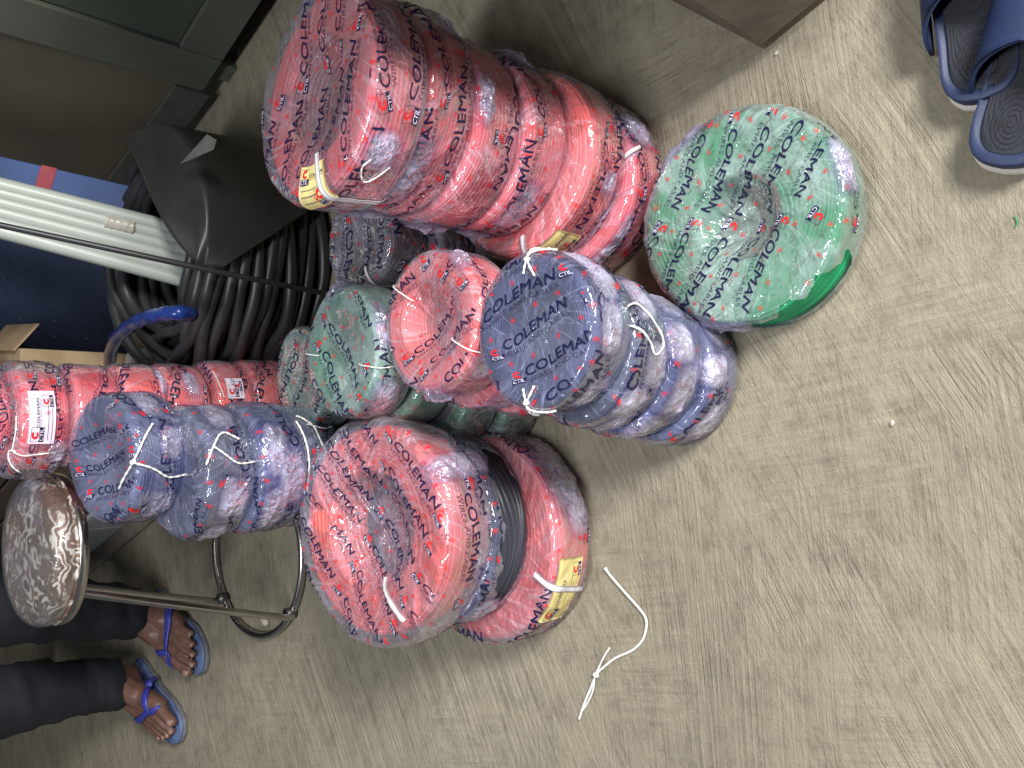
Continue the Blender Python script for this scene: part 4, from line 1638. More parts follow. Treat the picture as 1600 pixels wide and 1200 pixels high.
mb.add(np.concatenate([V, inn]), [q, q[:, ::-1] + n1, np.stack([ring, r2, r2 + n1, ring + n1], 1)])
mb.build('sheet_body', sheet_m, sheet)
# scrap of pale paper lying between the cabinet and the sheet
pa = [atz(x, y, 0.324) for x, y in ((288, 258), (332, 213), (349, 222), (347, 238), (320, 251))]
pc = np.mean(pa, 0)
o = tag(empty('paper_scrap', pc), 'small pale grey scrap of paper tucked above the dark sheet', 'paper scrap')
mb = MB()
top_ = np.array([p - pc + np.array([0, -.004, .010 + .012 * i_ / 4]) for i_, p in enumerate(pa)])
k5 = np.arange(5)
mb.add(np.concatenate([top_, top_ - np.array([0, 0, .0012])]), [k5[None, :], k5[::-1][None, :] + 5, np.stack([k5, k5 + 5, np.roll(k5, -1) + 5, np.roll(k5, -1)], 1)])
mb.build('scrap_body', simple('grey_paper', (0.15, 0.145, 0.13), (0.11, 0.105, 0.095), rough=0.7, scale=40), o, smooth=False)

# ------------------------------------------------------------------ checker plate behind the roll
ck_m = simple('navy_plate', (0.030, 0.042, 0.085), (0.022, 0.031, 0.064), rough=0.38, metal=0.35, scale=7)
plate = tag(empty('checker_plate', (0.08, 2.55, 0)), 'dark navy checker plate sheet standing behind the black cable roll', 'metal plate')
mb = MB()
mb.box((-0.42, 0, 0), (0.42, 0.012, 1.25), None, 0, 0.002)
for i in range(-9, 10):
    for j in range(30):
        x, z = i * 0.042 + (0.021 if j % 2 else 0), 0.03 + j * 0.042
        if abs(x) > 0.40:
            continue
        a = R_(45 if j % 2 else -45)
        ca, sa = math.cos(a), math.sin(a)
        l, wd = 0.0135, 0.0030
        V = []
        for u, v_, hgt in ((-l, 0, 0), (0, -wd, 0), (l, 0, 0), (0, wd, 0), (-l * .4, 0, .0022), (l * .4, 0, .0022)):
            V.append((x + ca * u - sa * v_, -hgt, z + sa * u + ca * v_))
        mb.add(np.array(V), [np.array([[0, 1, 4], [3, 0, 4], [1, 2, 5], [2, 3, 5]]), np.array([[1, 5, 4, 4]])[:0], np.array([[1, 5, 4], [3, 4, 5]])])
mb.build('plate_body', ck_m, plate, smooth=False)

# ------------------------------------------------------------------ counter: white plinth, wooden crate, cardboard on top
Q0, Q1 = atz(137, 884, 0), atz(235, 801, 0)
dv = (Q1 - Q0) / np.linalg.norm(Q1 - Q0)
nv = np.array([-dv[1], dv[0], 0])
if nv[0] < 0:
    nv = -nv
Q2 = Q1 + dv * 0.34
Q00 = Q0 - dv * 0.35
Mq = Matrix(((dv[0], nv[0], 0, 0), (dv[1], nv[1], 0, 0), (0, 0, 1, 0), (0, 0, 0, 1)))
len_ = float(np.linalg.norm(Q2 - Q00))
pb = tag(empty('low_plinth', Q00), 'low white plinth on the floor behind the stool, grimy dark lower edge', 'plinth')
white_m = simple('dirty_white', (0.62, 0.64, 0.68), (0.48, 0.49, 0.52), rough=0.45, scale=6, bump=0.1)
mb = MB()
half = len_ * 0.56
mb.box((0, 0.02, 0), (half - 0.002, 0.32, 0.135), Mq, 0, 0.004)
mb.box((half + 0.002, 0.02, 0), (len_, 0.32, 0.135), Mq, 0, 0.004)
mb.build('plinth_block', white_m, pb, smooth=False)
mb = MB()
mb.box((0, -0.03, 0), (len_, 0.018, 0.012), Mq, 0, 0.004)
mb.build('cement_fillet', simple('rough_cement', (0.26, 0.23, 0.18), (0.17, 0.15, 0.12), rough=0.8, scale=30, bump=0.8, bscale=60), pb, smooth=False)
cr_m = simple('old_wood', (0.115, 0.085, 0.062), (0.055, 0.042, 0.033), rough=0.65, scale=14, bump=0.4, bscale=40)
cr = tag(empty('wooden_crate', Q00 + np.array([0, 0, 0.135])), 'dark brown slatted wooden crate on the white plinth behind the red coils', 'crate')
mb = MB()
for k in range(6):
    mb.box((0.01, 0.03, 0.003 + k * 0.07), (len_ - 0.12, 0.05, 0.064 + k * 0.07), Mq, 0, 0.002)
    mb.box((len_ - 0.118, 0.03, 0.003 + k * 0.07), (len_ - 0.10, 0.31, 0.064 + k * 0.07), Mq, 0, 0.002)
mb.build('slats', cr_m, cr, smooth=False)
mb = MB()
mb.box((0.03, 0.052, 0.0), (len_ - 0.12, 0.30, 0.42), Mq, 0, 0.002)
mb.build('crate_body', cr_m, cr, smooth=False)
card_m = simple('tan_cardboard', (0.36, 0.26, 0.15), (0.26, 0.18, 0.10), rough=0.75, scale=20, bump=0.2, bscale=60)
cpts = [aty(0, 538, 2.33), aty(22, 548, 2.32), aty(62, 560, 2.30), aty(160, 566, 2.27), aty(172, 590, 2.20), aty(-20, 600, 2.22), aty(-30, 545, 2.33)]
z0 = 0.0
# stands on the floor behind the stacks
cc = np.array([-0.17, 2.33, 0.0])
o = tag(empty('cardboard_carton', cc), 'tan cardboard carton with torn top flap behind the tallest red stack', 'carton')
topz = float(aty(20, 562, 2.30)[2])
xr = float(aty(20, 545, 2.40)[0]) - cc[0]
mb = MB()
mb.box((xr - 0.24, -0.08, 0.0), (xr, 0.17, topz), None, 0, 0.004)
mb.build('carton_body', card_m, o, smooth=False)
mb = MB()
M = Matrix.Translation((xr, 0.04, topz)) @ Matrix.Rotation(R_(38), 4, 'Y')
mb.box((-0.01, -0.10, 0), (0.075, 0.12, 0.004), M, 0, 0.001)
mb.build('flap', card_m, o, smooth=False)

# ------------------------------------------------------------------ stool
metal = simple('chrome_tube', (0.55, 0.54, 0.52), (0.42, 0.41, 0.39), rough=0.22, metal=1.0, scale=30)
rc = atz(406, 864, 0.0)
ring_r = 0.184
seat_z = 0.44
so = aty(74, 858, rc[1]) - rc
so[2] = 0
SZ = seat_z
stool = tag(empty('stool', (rc[0], rc[1], 0)), 'metal stool with ring base and plastic wrapped patterned brown seat', 'stool')
mb = MB()
n = 72
mb.tube([(ring_r * math.cos(2 * math.pi * i / n), ring_r * math.sin(2 * math.pi * i / n), 0.009) for i in range(n)], 0.0085, 10, closed=True)
mb.build('base_ring', metal, stool)
lean = np.array([float(atz(128, 820, SZ)[0]) - rc[0], 0.0])
for px_, py_ in ((352, 939), (458, 951), (352, 772), (458, 772)):
    w0 = atz(px_, py_, 0.0) - rc
    a = math.atan2(w0[1], w0[0])
    p_low = np.array([ring_r * math.cos(a), ring_r * math.sin(a), 0.012])
    p_hi = np.array([0.112 * math.cos(a), 0.112 * math.sin(a), SZ]) + so
    mb = MB()
    mid = p_low * 0.9 + p_hi * 0.1 + np.array([0.016 * math.cos(a), 0.016 * math.sin(a), 0])
    up = p_low * 0.12 + p_hi * 0.88 + np.array([0.010 * math.cos(a), 0.010 * math.sin(a), 0])
    inn = np.array([p_hi[0] * 0.5 + so[0] * .5, p_hi[1] * 0.5 + so[1] * .5, SZ + 0.006])
    mb.tube(smooth_path([p_low, mid, up, p_hi, inn], 40), 0.0078, 9)
    lg = mb.build('leg', metal, stool)
    mb = MB()
    mb.tube([p_low + np.array([0, 0, -0.011]), p_low + np.array([0, 0, 0.012])], 0.013, 10)
    mb.build('clamp', simple('dull_clamp', (0.16, 0.155, 0.15), rough=0.4, metal=0.8) if 'dull_clamp' not in bpy.data.materials else bpy.data.materials['dull_clamp'], lg)


def seat_mat():
    m, nt, out = new_mat('patterned_vinyl')
    b = N(nt, 'ShaderNodeBsdfPrincipled', Roughness=0.4)
    tc = N(nt, 'ShaderNodeTexCoord')
    w1 = N(nt, 'ShaderNodeTexNoise', Scale=9.0, Detail=2.0)
    L(nt, tc.outputs['Object'], w1.inputs['Vector'])
    wv = N(nt, 'ShaderNodeVectorMath', operation='MULTIPLY_ADD')
    L(nt, w1.outputs['Color'], wv.inputs[0])
    wv.inputs[1].default_value = (0.10, 0.10, 0.02)
    L(nt, tc.outputs['Object'], wv.inputs[2])
    wa = N(nt, 'ShaderNodeTexWave', Scale=11.0, Distortion=9.0, Detail=2.0)
    wa.wave_type = 'RINGS'
    wa.inputs['Detail Scale'].default_value = 2.2
    L(nt, wv.outputs[0], wa.inputs['Vector'])
    sc = ramp(nt, wa.outputs['Fac'], [(0.0, (0.07, 0.04, 0.026)), (0.15, (0.11, 0.065, 0.045)), (0.22, (0.50, 0.47, 0.43)), (0.74, (0.56, 0.53, 0.49)), (0.86, (0.17, 0.09, 0.06))])
    n2 = N(nt, 'ShaderNodeTexNoise', Scale=16.0, Detail=7.0, Roughness=0.7)
    L(nt, tc.outputs['Object'], n2.inputs['Vector'])
    wr = ramp(nt, n2.outputs['Fac'], [(0.47, (0, 0, 0)), (0.55, (1, 1, 1))])
    mx = N(nt, 'ShaderNodeMix')
    mx.data_type = 'RGBA'
    L(nt, wr.outputs[0], mx.inputs[0])
    L(nt, sc.outputs[0], mx.inputs[6])
    mx.inputs[7].default_value = (0.11, 0.062, 0.042, 1)
    L(nt, mx.outputs[2], b.inputs['Base Color'])
    L(nt, b.outputs[0], out.inputs[0])
    return m


SR = 0.142
mb = MB()
prof = [(0.0, 0.056), (0.05, 0.055), (0.09, 0.053), (0.120, 0.046), (0.136, 0.035), (0.142, 0.020), (0.140, 0.006), (0.133, 0.001), (0.0, 0.001)]
pr = smooth_path([(a, b, 0) for a, b in prof], 40)


def lathe(prof, n=72):
    prof = np.asarray(prof)
    th = np.linspace(0, 2 * np.pi, n, endpoint=False)
    V = np.stack([prof[None, :, 0] * np.cos(th)[:, None], prof[None, :, 0] * np.sin(th)[:, None], np.repeat(prof[None, :, 1], n, 0)], -1).reshape(-1, 3)
    return V, [grid_faces(n, len(prof), True)]


seat_off = np.array([0, 0, SZ + 0.016]) + so
V, f = lathe(np.stack([np.maximum(pr[:, 0], 0.0005), pr[:, 1]], 1))
mb.add(V + seat_off, f)
seat = mb.build('seat', seat_mat(), stool)
V, f = lathe(np.stack([np.maximum(pr[:30, 0], 0.0005), pr[:30, 1]], 1), 160)
nn = V / (np.linalg.norm(V - np.array([0, 0, -.05]), axis=1)[:, None])
V = V * 1.012 + np.array([0, 0, 0.0015])
V += nn * (0.0035 * crumple(V, 71, 60, 3))[:, None]
obj('seat_wrap', mesh_np('seat_wrap', V + seat_off, f, [film_mat('seat_film', 0.05, (0.97, 0.97, 0.97), (0.6, 0.6, 0.6), 0.7)]), stool)
mb = MB()
V, f = lathe([(0.122, 0.0), (0.1435, 0.0), (0.1455, 0.002), (0.1455, 0.016), (0.1435, 0.018), (0.122, 0.018), (0.122, 0.0)])
mb.add(V + np.array([0, 0, SZ]) + so, f)
mb.build('seat_rim', metal, stool)

# ------------------------------------------------------------------ seated person (only the lower legs are in the picture)
skin_m, nt, out = new_mat('brown_skin')
b = N(nt, 'ShaderNodeBsdfPrincipled', Roughness=0.45)
b.inputs['Subsurface Weight'].default_value = 0.08
b.inputs['Subsurface Radius'].default_value = (0.02, 0.008, 0.004)
tc = N(nt, 'ShaderNodeTexCoord')
no = N(nt, 'ShaderNodeTexNoise', Scale=35.0, Detail=6.0)
L(nt, tc.outputs['Object'], no.inputs['Vector'])
rr_ = ramp(nt, no.outputs['Fac'], [(0.3, (0.105, 0.050, 0.035)), (0.7, (0.165, 0.085, 0.062))])
L(nt, rr_.outputs[0], b.inputs['Base Color'])
n2_ = N(nt, 'ShaderNodeTexNoise', Scale=160.0, Detail=5.0)
L(nt, tc.outputs['Object'], n2_.inputs['Vector'])
bp_ = N(nt, 'ShaderNodeBump', Strength=0.35, Distance=0.0015)
L(nt, n2_.outputs['Fac'], bp_.inputs['Height'])
L(nt, bp_.outputs[0], b.inputs['Normal'])
L(nt, b.outputs[0], out.inputs[0])

heelR, toeR = atz(206, 1034, 0.02), atz(276, 1150, 0.02)
heelL, toeL = atz(238, 930, 0.02), atz(312, 1036, 0.02)


def foot_frame(heel, toe):
    d = Vector(toe - heel)
    d.z = 0
    ln = d.length
    d.normalize()
    lat = Vector((-d.y, d.x, 0))            # to the left of the walking direction
    return Vector((heel[0], heel[1], 0)), d, lat, ln


balls = []     # (pos, radius)


FATK = [1.0]


def chain(p0, r0, p1, r1, k=0.32):
    p0, p1 = Vector(p0), Vector(p1)
    n = max(2, int((p1 - p0).length / (min(r0, r1) * k)))
    for i in range(n + 1):
        t = i / n
        balls.append((p0.lerp(p1, t), (r0 + (r1 - r0) * t) * FATK[0]))


FATK[0] = 1.07
FOOTL = 0.272
SOLE = 0.020
nails = []
feet = []
for (heel, toe, med) in ((heelR, toeR, 1), (heelL, toeL, -1)):
    # med=+1: big toe towards lat (+) side
    h, d, lat, ln = foot_frame(heel, toe)
    tip = Vector((toe[0], toe[1], 0))
    h = tip - d * FOOTL - d * 0.004
    feet.append((h, d, lat, med))
    m_ = lat * med

    def fp(u, v, z):
        return h + d * (u * FOOTL) + m_ * (v * 1.10 * FOOTL) + Vector((0, 0, z + SOLE))
    ank = fp(0.22, 0.0, 0.085)
    chain(fp(0.09, 0, 0.026), 0.027, fp(0.13, 0, 0.032), 0.031)
    chain(fp(0.13, 0, 0.032), 0.031, ank, 0.033)
    chain(fp(0.20, 0.03, 0.070), 0.033, fp(0.45, 0.05, 0.043), 0.030)
    chain(fp(0.20, -0.04, 0.060), 0.030, fp(0.45, -0.08, 0.032), 0.026)
    chain(fp(0.13, 0, 0.026), 0.026, fp(0.40, -0.09, 0.021), 0.021)
    # metatarsals
    met = [(0.72, 0.125, 0.023, 0.022), (0.74, 0.045, 0.022, 0.018), (0.715, -0.025, 0.020, 0.017), (0.675, -0.090, 0.018, 0.016), (0.62, -0.150, 0.016, 0.0155)]
    tips = [(0.955, 0.120, 0.0125), (0.975, 0.032, 0.0088), (0.935, -0.040, 0.0084), (0.880, -0.105, 0.0080), (0.810, -0.165, 0.0078)]
    for i in range(5):
        mu, mv, mz, mr = met[i]
        chain(fp(0.42, 0.05 - 0.045 * i, 0.040 - 0.004 * i), 0.024, fp(mu, mv, mz), mr)
        tu, tv, trd = tips[i]
        j1 = fp(mu + (tu - mu) * 0.5, mv + (tv - mv) * 0.5, mz + (0.003 if i else -0.002))
        chain(fp(mu, mv, mz), mr * 0.85, j1, trd * (1.0 if i else 1.08))
        chain(j1, trd * (1.0 if i else 1.08), fp(tu, tv, trd + 0.001), trd)
        nails.append((fp(tu + 0.010, tv, trd * 1.75 + 0.001), d, m_, trd))
    # ankle bones
    balls.append((fp(0.20, 0.13, 0.085), 0.015))
    balls.append((fp(0.18, -0.13, 0.078), 0.015))

FATK[0] = 1.0
ankR = feet[0][0] + feet[0][1] * 0.05 + Vector((0, 0, 0.10))
ankL = feet[1][0] + feet[1][1] * 0.05 + Vector((0, 0, 0.10))
kneeR = Vector(aty(-30, 1092, ankR.y + 0.02))
kneeL = Vector(aty(-30, 938, ankL.y + 0.02))
kneeR.z = kneeL.z = 0.50
hip = Vector(((kneeR.x + kneeL.x) / 2, ankR.y + 0.47, 0.50))
hipR, hipL = hip + Vector((-0.09, 0, 0)), hip + Vector((0.09, 0, 0))
for ank, kn, hp in ((ankR, kneeR, hipR), (ankL, kneeL, hipL)):
    low = Vector((ank.x, ank.y, 0.105))
    chain(low, 0.034, low.lerp(kn, 0.35), 0.043)
    chain(low.lerp(kn, 0.35), 0.043, low.lerp(kn, 0.72), 0.055)
    chain(low.lerp(kn, 0.72), 0.055, kn, 0.056)
    chain(kn, 0.056, hp, 0.082)
chest = hip + Vector((0, 0.02, 0.40))
chain(hip + Vector((-.06, 0, .03)), 0.10, hip + Vector((.06, 0, .03)), 0.10)
chain(hip, 0.115, hip + Vector((0, 0.02, 0.22)), 0.105)
chain(hip + Vector((-.04, .02, .22)), 0.10, chest + Vector((-.08, 0, 0)), 0.105)
chain(hip + Vector((.04, .02, .22)), 0.10, chest + Vector((.08, 0, 0)), 0.105)
chain(chest + Vector((-.15, 0, .07)), 0.055, chest + Vector((.15, 0, .07)), 0.055)
neck = chest + Vector((0, 0, 0.12))
head = chest + Vector((0, -0.03, 0.29))
chain(neck, 0.055, head, 0.05)
balls.append((head + Vector((0, .015, .03)), 0.092))
balls.append((head + Vector((0, -.02, -.03)), 0.070))
balls.append((head + Vector((0, -.045, -.065)), 0.038))
chain(head + Vector((0, -.095, .015)), 0.010, head + Vector((0, -.103, -.012)), 0.016)
for s in (-1, 1):
    chain(head + Vector((s * .018, -.078, -.045)), 0.010, head + Vector((0, -.084, -.045)), 0.010)
    balls.append((head + Vector((s * .088, .01, 0)), 0.020))
    balls.append((head + Vector((s * .034, -.082, .022)), 0.014))
    sh = chest + Vector((s * .19, 0, .07))
    el = sh + Vector((s * .05, -.08, -.28))
    wr = Vector((hip.x + s * .16, (ankR.y + hip.y) / 2 - .02, 0.615))
    chain(sh, 0.056, el, 0.042)
    chain(el, 0.042, wr, 0.029)
    palm = wr + Vector((0, -.07, 0.004))
    chain(wr, 0.028, palm + Vector((-.018, 0, 0)), 0.020)
    chain(wr, 0.028, palm + Vector((.018, 0, 0)), 0.020)
    for q in range(4):
        k0 = palm + Vector(((q - 1.5) * .020, -.01, 0))
        k1 = k0 + Vector(((q - 1.5) * .003, -.036 + abs(q - 1.4) * .004, -.004))
        k2 = k1 + Vector((0, -.030, -.022))
        chain(k0, 0.0105, k1, 0.009)
        chain(k1, 0.009, k2, 0.0078)
    th0 = wr + Vector((-s * .022, -.02, 0))
    th1 = th0 + Vector((-s * .026, -.030, -.006))
    chain(th0, 0.013, th1, 0.0105)
    chain(th1, 0.0105, th1 + Vector((-s * .006, -.030, -.010)), 0.009)

bm0 = bmesh.new()
bmesh.ops.create_icosphere(bm0, subdivisions=2, radius=1.0)
bm0.verts.index_update()
SV = np.array([v.co[:] for v in bm0.verts])
SF = np.array([[v.index for v in f.verts] for f in bm0.faces])
bm0.free()
mb = MB()
person = empty('person', (hip.x, hip.y, 0))
tag(person, 'seated person in dark trousers and blue flip flops, lower legs showing by the stool', 'person')
for p, r in balls:
    mb.add(SV * r + np.array(p - Vector((hip.x, hip.y, 0))), [SF])
body = mb.build('body', skin_m, person)
md = body.modifiers.new('remesh', 'REMESH')
md.mode = 'VOXEL'
md.voxel_size = 0.0032
md.use_smooth_shade = True
sm = body.modifiers.new('smooth', 'SMOOTH')
sm.factor = 0.5
sm.iterations = 4
dg = bpy.context.evaluated_depsgraph_get()
me2 = bpy.data.meshes.new_from_object(body.evaluated_get(dg))
body.modifiers.clear()
body.data = me2
me2.materials.clear()
me2.materials.append(skin_m)
from mathutils.bvhtree import BVHTree
foot_bvh = BVHTree.FromPolygons([v.co[:] for v in me2.vertices], [p.vertices[:] for p in me2.polygons])
nail_m = simple('toe_nail', (0.33, 0.20, 0.15), (0.26, 0.15, 0.11), rough=0.25)
H0 = Vector((hip.x, hip.y, 0))
for p, d, m_, r in nails:
    bm = bmesh.new()
    bmesh.ops.create_uvsphere(bm, u_segments=12, v_segments=8, radius=1.0)
    q = p - H0
    slope = Vector((d.x, d.y, -0.45)).normalized()
    upv = m_.cross(slope)
    if upv.z < 0:
        upv = -upv
    Mn = Matrix(((slope.x * r * .72, m_.x * r * .68, upv.x * r * .25, q.x), (slope.y * r * .72, m_.y * r * .68, upv.y * r * .25, q.y), (slope.z * r * .72, m_.z * r * .68, upv.z * r * .25, q.z), (0, 0, 0, 1)))
    bm.transform(Mn)
    mb = MB()
    mb.bm(bm)
    mb.build('toenail', nail_m, person)

# trousers
tro_m = simple('dark_trouser_cloth', (0.0065, 0.0085, 0.014), (0.004, 0.005, 0.008), rough=0.8, scale=25, bump=0.3, bscale=500)


def loft(rings, n=40, cap=True):
    V = np.concatenate(rings)
    m = len(rings)
    A, B = np.meshgrid(np.arange(m - 1), np.arange(n), indexing='ij')
    A, B = A.ravel(), B.ravel()
    B2 = (B + 1) % n
    return V, [np.stack([A * n + B, A * n + B2, (A + 1) * n + B2, (A + 1) * n + B], 1)]


mb = MB()
for (ank, kn, hp, hemz, fr, sgn) in ((ankR, kneeR, hipR, 0.085, feet[0], 1), (ankL, kneeL, hipL, 0.085, feet[1], -1)):
    base = Vector((ank.x, ank.y, hemz)) - fr[1] * 0.002
    path = [base, base.lerp(kn, 0.12), base.lerp(kn, 0.3), base.lerp(kn, 0.6), kn + Vector((0, -.01, -.03)), kn + Vector((0, 0.03, 0.035)), kn.lerp(hp, 0.35) + Vector((0, 0, .02)), kn.lerp(hp, 0.8), hp + Vector((0, .06, 0))]
    rad = [0.064, 0.066, 0.072, 0.083, 0.088, 0.088, 0.095, 0.108, 0.10]
    pp = smooth_path([tuple(p) for p in path], 70)
    rd = np.interp(np.linspace(0, 1, 70), np.linspace(0, 1, len(rad)), rad)
    T = np.gradient(pp, axis=0)
    T /= np.linalg.norm(T, axis=1)[:, None]
    X = np.array([1.0, 0, 0])
    rings = []
    n = 44
    ph = np.linspace(0, 2 * np.pi, n, endpoint=False)
    for i in range(70):
        a = X - T[i] * (X @ T[i])
        a /= np.linalg.norm(a)
        bb = np.cross(T[i], a)
        ring = pp[i] + rd[i] * (np.cos(ph)[:, None] * a + np.sin(ph)[:, None] * bb)
        hemw = 1 if i == 0 else 0
        rings.append(ring)
    fold = []
    R0 = np.concatenate(rings)
    ctrs = np.repeat(pp, n, 0)
    nrm = R0 - ctrs
    nrm /= np.linalg.norm(nrm, axis=1)[:, None]
    st = R0 * np.array([1, 1, 2.2])
    k = (crumple(st, 40 + sgn, 22, 2, False) - 0.5) * 0.022 + (crumple(st, 44 + sgn, 34, 2) - 0.3) * 0.022
    R0 = R0 + nrm * k[:, None]
    # hem sags lower at the heel
    rings = [R0[i * n:(i + 1) * n] for i in range(70)]
    inner = [rings[1] - (nrm[n:2 * n]) * 0.006, rings[0] - nrm[:n] * 0.006]
    V, f = loft([inner[0], inner[1]] + rings, n)
    mb.add(V - np.array(H0), f)
V, f = loft([np.array(hip + Vector((0, .03, 0)))[None, :] + np.stack([(0.19 - abs(z - .04) * .25) * np.cos(np.linspace(0, 2 * np.pi, 44, endpoint=False)), (0.135) * np.sin(np.linspace(0, 2 * np.pi, 44, endpoint=False)), np.full(44, z)], 1) for z in np.linspace(-0.10, 0.20, 14)], 44)
mb.add(V - np.array(H0), f)
mb.build('trousers', tro_m, person)
# shirt
shirt_m = simple('grey_shirt_cloth', (0.12, 0.13, 0.15), (0.09, 0.10, 0.115), rough=0.85, scale=20)
mb = MB()
ph = np.linspace(0, 2 * np.pi, 44, endpoint=False)
rings = []
for z, a, bb in ((0.14, .175, .135), (0.22, .165, .13), (0.34, .185, .135), (0.42, .205, .13), (0.48, .19, .10), (0.515, .10, .08), (0.535, .07, .068)):
    rings.append(np.array(hip + Vector((0, .02, 0))) + np.stack([a * np.cos(ph), bb * np.sin(ph), np.full(44, z)], 1))
V, f = loft(rings, 44)
mb.add(V - np.array(H0), f)
for s in (-1, 1):
    sh = chest + Vector((s * .15, 0, .06))
    el = chest + Vector((s * .225, -.05, -.12))
    mb.tube([tuple(sh - H0), tuple(sh.lerp(el, .5) - H0), tuple(el - H0)], [0.075, 0.07, 0.066], 20)
mb.build('shirt', shirt_m, person)
mb = MB()
hv = SV * np.array([0.099, 0.105, 0.092])
mb.add(hv[:, :] + np.array(head + Vector((0, .022, .045)) - H0), [SF])
mb.build('hair', simple('black_hair', (0.012, 0.011, 0.010), rough=0.8, bump=1.0, bscale=300), person)
# bench the person sits on
bench = tag(empty('wooden_bench', (hip.x, hip.y + 0.05, 0)), 'dark brown wooden bench behind the seated person, one leg showing', 'bench')
mb = MB()
mb.box((-0.34, -0.16, 0.355), (0.34, 0.20, 0.395), None, 0, 0.006)
mb.build('bench_seat', cr_m, bench, smooth=False)
for sx in (-0.30, 0.30):
    for sy in (-0.12, 0.16):
        mb = MB()
        mb.box((sx - .028, sy - .028, 0), (sx + .028, sy + .028, 0.353), None, 0, 0.003)
        mb.build('leg', cr_m, bench, smooth=False)

# flip flops
ff_sole = simple('grey_rubber', (0.16, 0.16, 0.17), (0.11, 0.11, 0.12), rough=0.6, scale=60)
ff_top = simple('blue_footbed', (0.030, 0.045, 0.14), (0.15, 0.21, 0.36), rough=0.5, scale=26)
ff_strap = simple('blue_strap', (0.045, 0.055, 0.33), (0.035, 0.04, 0.26), rough=0.35)


def outline(Ln, w1, w2, w3, n=70):
    """shoe outline: along +x from the heel, +y the big-toe side"""
    cr = [(0, 0), (0.02 * Ln, w1 * .62), (0.10 * Ln, w1), (0.28 * Ln, w2 * 1.0), (0.5 * Ln, w2 * 1.02), (0.74 * Ln, w3), (0.92 * Ln, w3 * .88), (0.99 * Ln, w3 * .45), (Ln, 0.1 * w3),
          (0.975 * Ln, -w3 * .42), (0.88 * Ln, -w3 * .88), (0.70 * Ln, -w3 * 1.08), (0.5 * Ln, -w2 * 1.12), (0.28 * Ln, -w2), (0.10 * Ln, -w1), (0.02 * Ln, -w1 * .62), (0, 0)]
    return smooth_path([(a, b, 0) for a, b in cr], n)[:-1, :2]


def slab(mb, ol, z0, z1, mi=0, shrink=0.0, dish=0.0):
    c = ol.mean(0)
    m = len(ol)
    prof = [(1.0 - shrink, z0), (1.0, z0 + (z1 - z0) * .25), (1.0, z1 - (z1 - z0) * .2), (0.985, z1), (0.9, z1 - dish), (0.6, z1 - dish * 1.6), (0.25, z1 - dish * 1.6), (0.01, z1 - dish * 1.6)]
    rings = []
    for s, z in prof:
        rings.append(np.concatenate([c + (ol - c) * s, np.full((m, 1), z)], 1))
    V, f = loft(rings, m)
    mb.add(V, f + [np.arange(m)[::-1][None, :]], mi)


for (h, d, lat, med), nm in zip(feet, ('right', 'left')):
    ang = math.atan2(d.y, d.x)
    lab = 'blue flip flop on the right foot, nearer the picture corner' if nm == 'right' else 'blue flip flop on the left foot, beside the stool leg'
    fr = tag(empty('flip_flop', (h.x - d.x * 0.012, h.y - d.y * 0.012, 0), (0, 0, ang)), lab, 'flip flop', 'flip flops worn by the seated person')
    ol = outline(0.302, 0.035, 0.037, 0.052) * np.array([1, med])
    if med < 0:
        ol = ol[::-1]
    mb = MB()
    slab(mb, ol, 0.0, 0.0115, 0, 0.01)
    mb.build('sole', ff_sole, fr)
    mb = MB()
    slab(mb, (ol - ol.mean(0)) * 0.985 + ol.mean(0), 0.0118, 0.0195, 0, 0.0, 0.0006)
    mb.build('footbed', ff_top, fr)
    s = med
    post = np.array([0.232, 0.018 * s, 0.020])
    knot = np.array([0.205, 0.018 * s, 0.056])
    for side, via, end in ((1, (0.165, 0.047 * s, 0.060), (0.118, 0.046 * s, 0.016)), (-1, (0.165, -0.038 * s, 0.052), (0.115, -0.050 * s, 0.016))):
        P = smooth_path([post, knot, via, (0.135, (0.052 if side > 0 else -0.053) * s, 0.040), end], 40)
        Mw = Matrix.Translation((h.x - d.x * 0.012, h.y - d.y * 0.012, 0)) @ Matrix.Rotation(ang, 4, 'Z')
        Mi = Mw.inverted()
        for q in range(3, 40):
            u = P[q]
            cpt = Vector((u[0], 0.004 * s, 0.018))
            dirv = Vector(u) - cpt
            dirv.x = 0
            dirv.normalize()
            o1 = Mw @ (cpt + dirv * 0.14)
            d1 = (Mw.to_3x3() @ -dirv)
            hit = foot_bvh.ray_cast(o1 - H0, d1, 0.14)
            if hit[0] is not None:
                P[q] = np.array(Mi @ (hit[0] + H0)) + np.array(dirv) * 0.0012
        P[4:-2] = (P[3:-3] + 2 * P[4:-2] + P[5:-1]) / 4
        P[4:-2] = (P[3:-3] + 2 * P[4:-2] + P[5:-1]) / 4
        # flat strap
        T = np.gradient(P, axis=0)
        T /= np.linalg.norm(T, axis=1)[:, None]
        cen = np.stack([P[:, 0], np.zeros(40), np.full(40, 0.01)], 1)
        nn = P - cen
        nn -= T * (nn * T).sum(1)[:, None]
        nn /= np.linalg.norm(nn, axis=1)[:, None] + 1e-9
        bb = np.cross(T, nn)
        wv_ = np.interp(np.linspace(0, 1, 40), [0, .15, .35, .7, 1], [.003, .006, .0105, .0105, .009])[:, None]
        rows = [P + bb * wv_, P + bb * wv_ * .6 + nn * .0032, P - bb * wv_ * .6 + nn * .0032, P - bb * wv_, P - bb * wv_ * .6 - nn * .001, P + bb * wv_ * .6 - nn * .001]
        V = np.stack(rows, 1).reshape(-1, 3)
        A, B = np.meshgrid(np.arange(39), np.arange(6), indexing='ij')
        A, B = A.ravel(), B.ravel()
        B2 = (B + 1) % 6
        mb = MB()
        mb.add(V, [np.stack([A * 6 + B, A * 6 + B2, (A + 1) * 6 + B2, (A + 1) * 6 + B], 1)])
        mb.build('strap', ff_strap, fr)

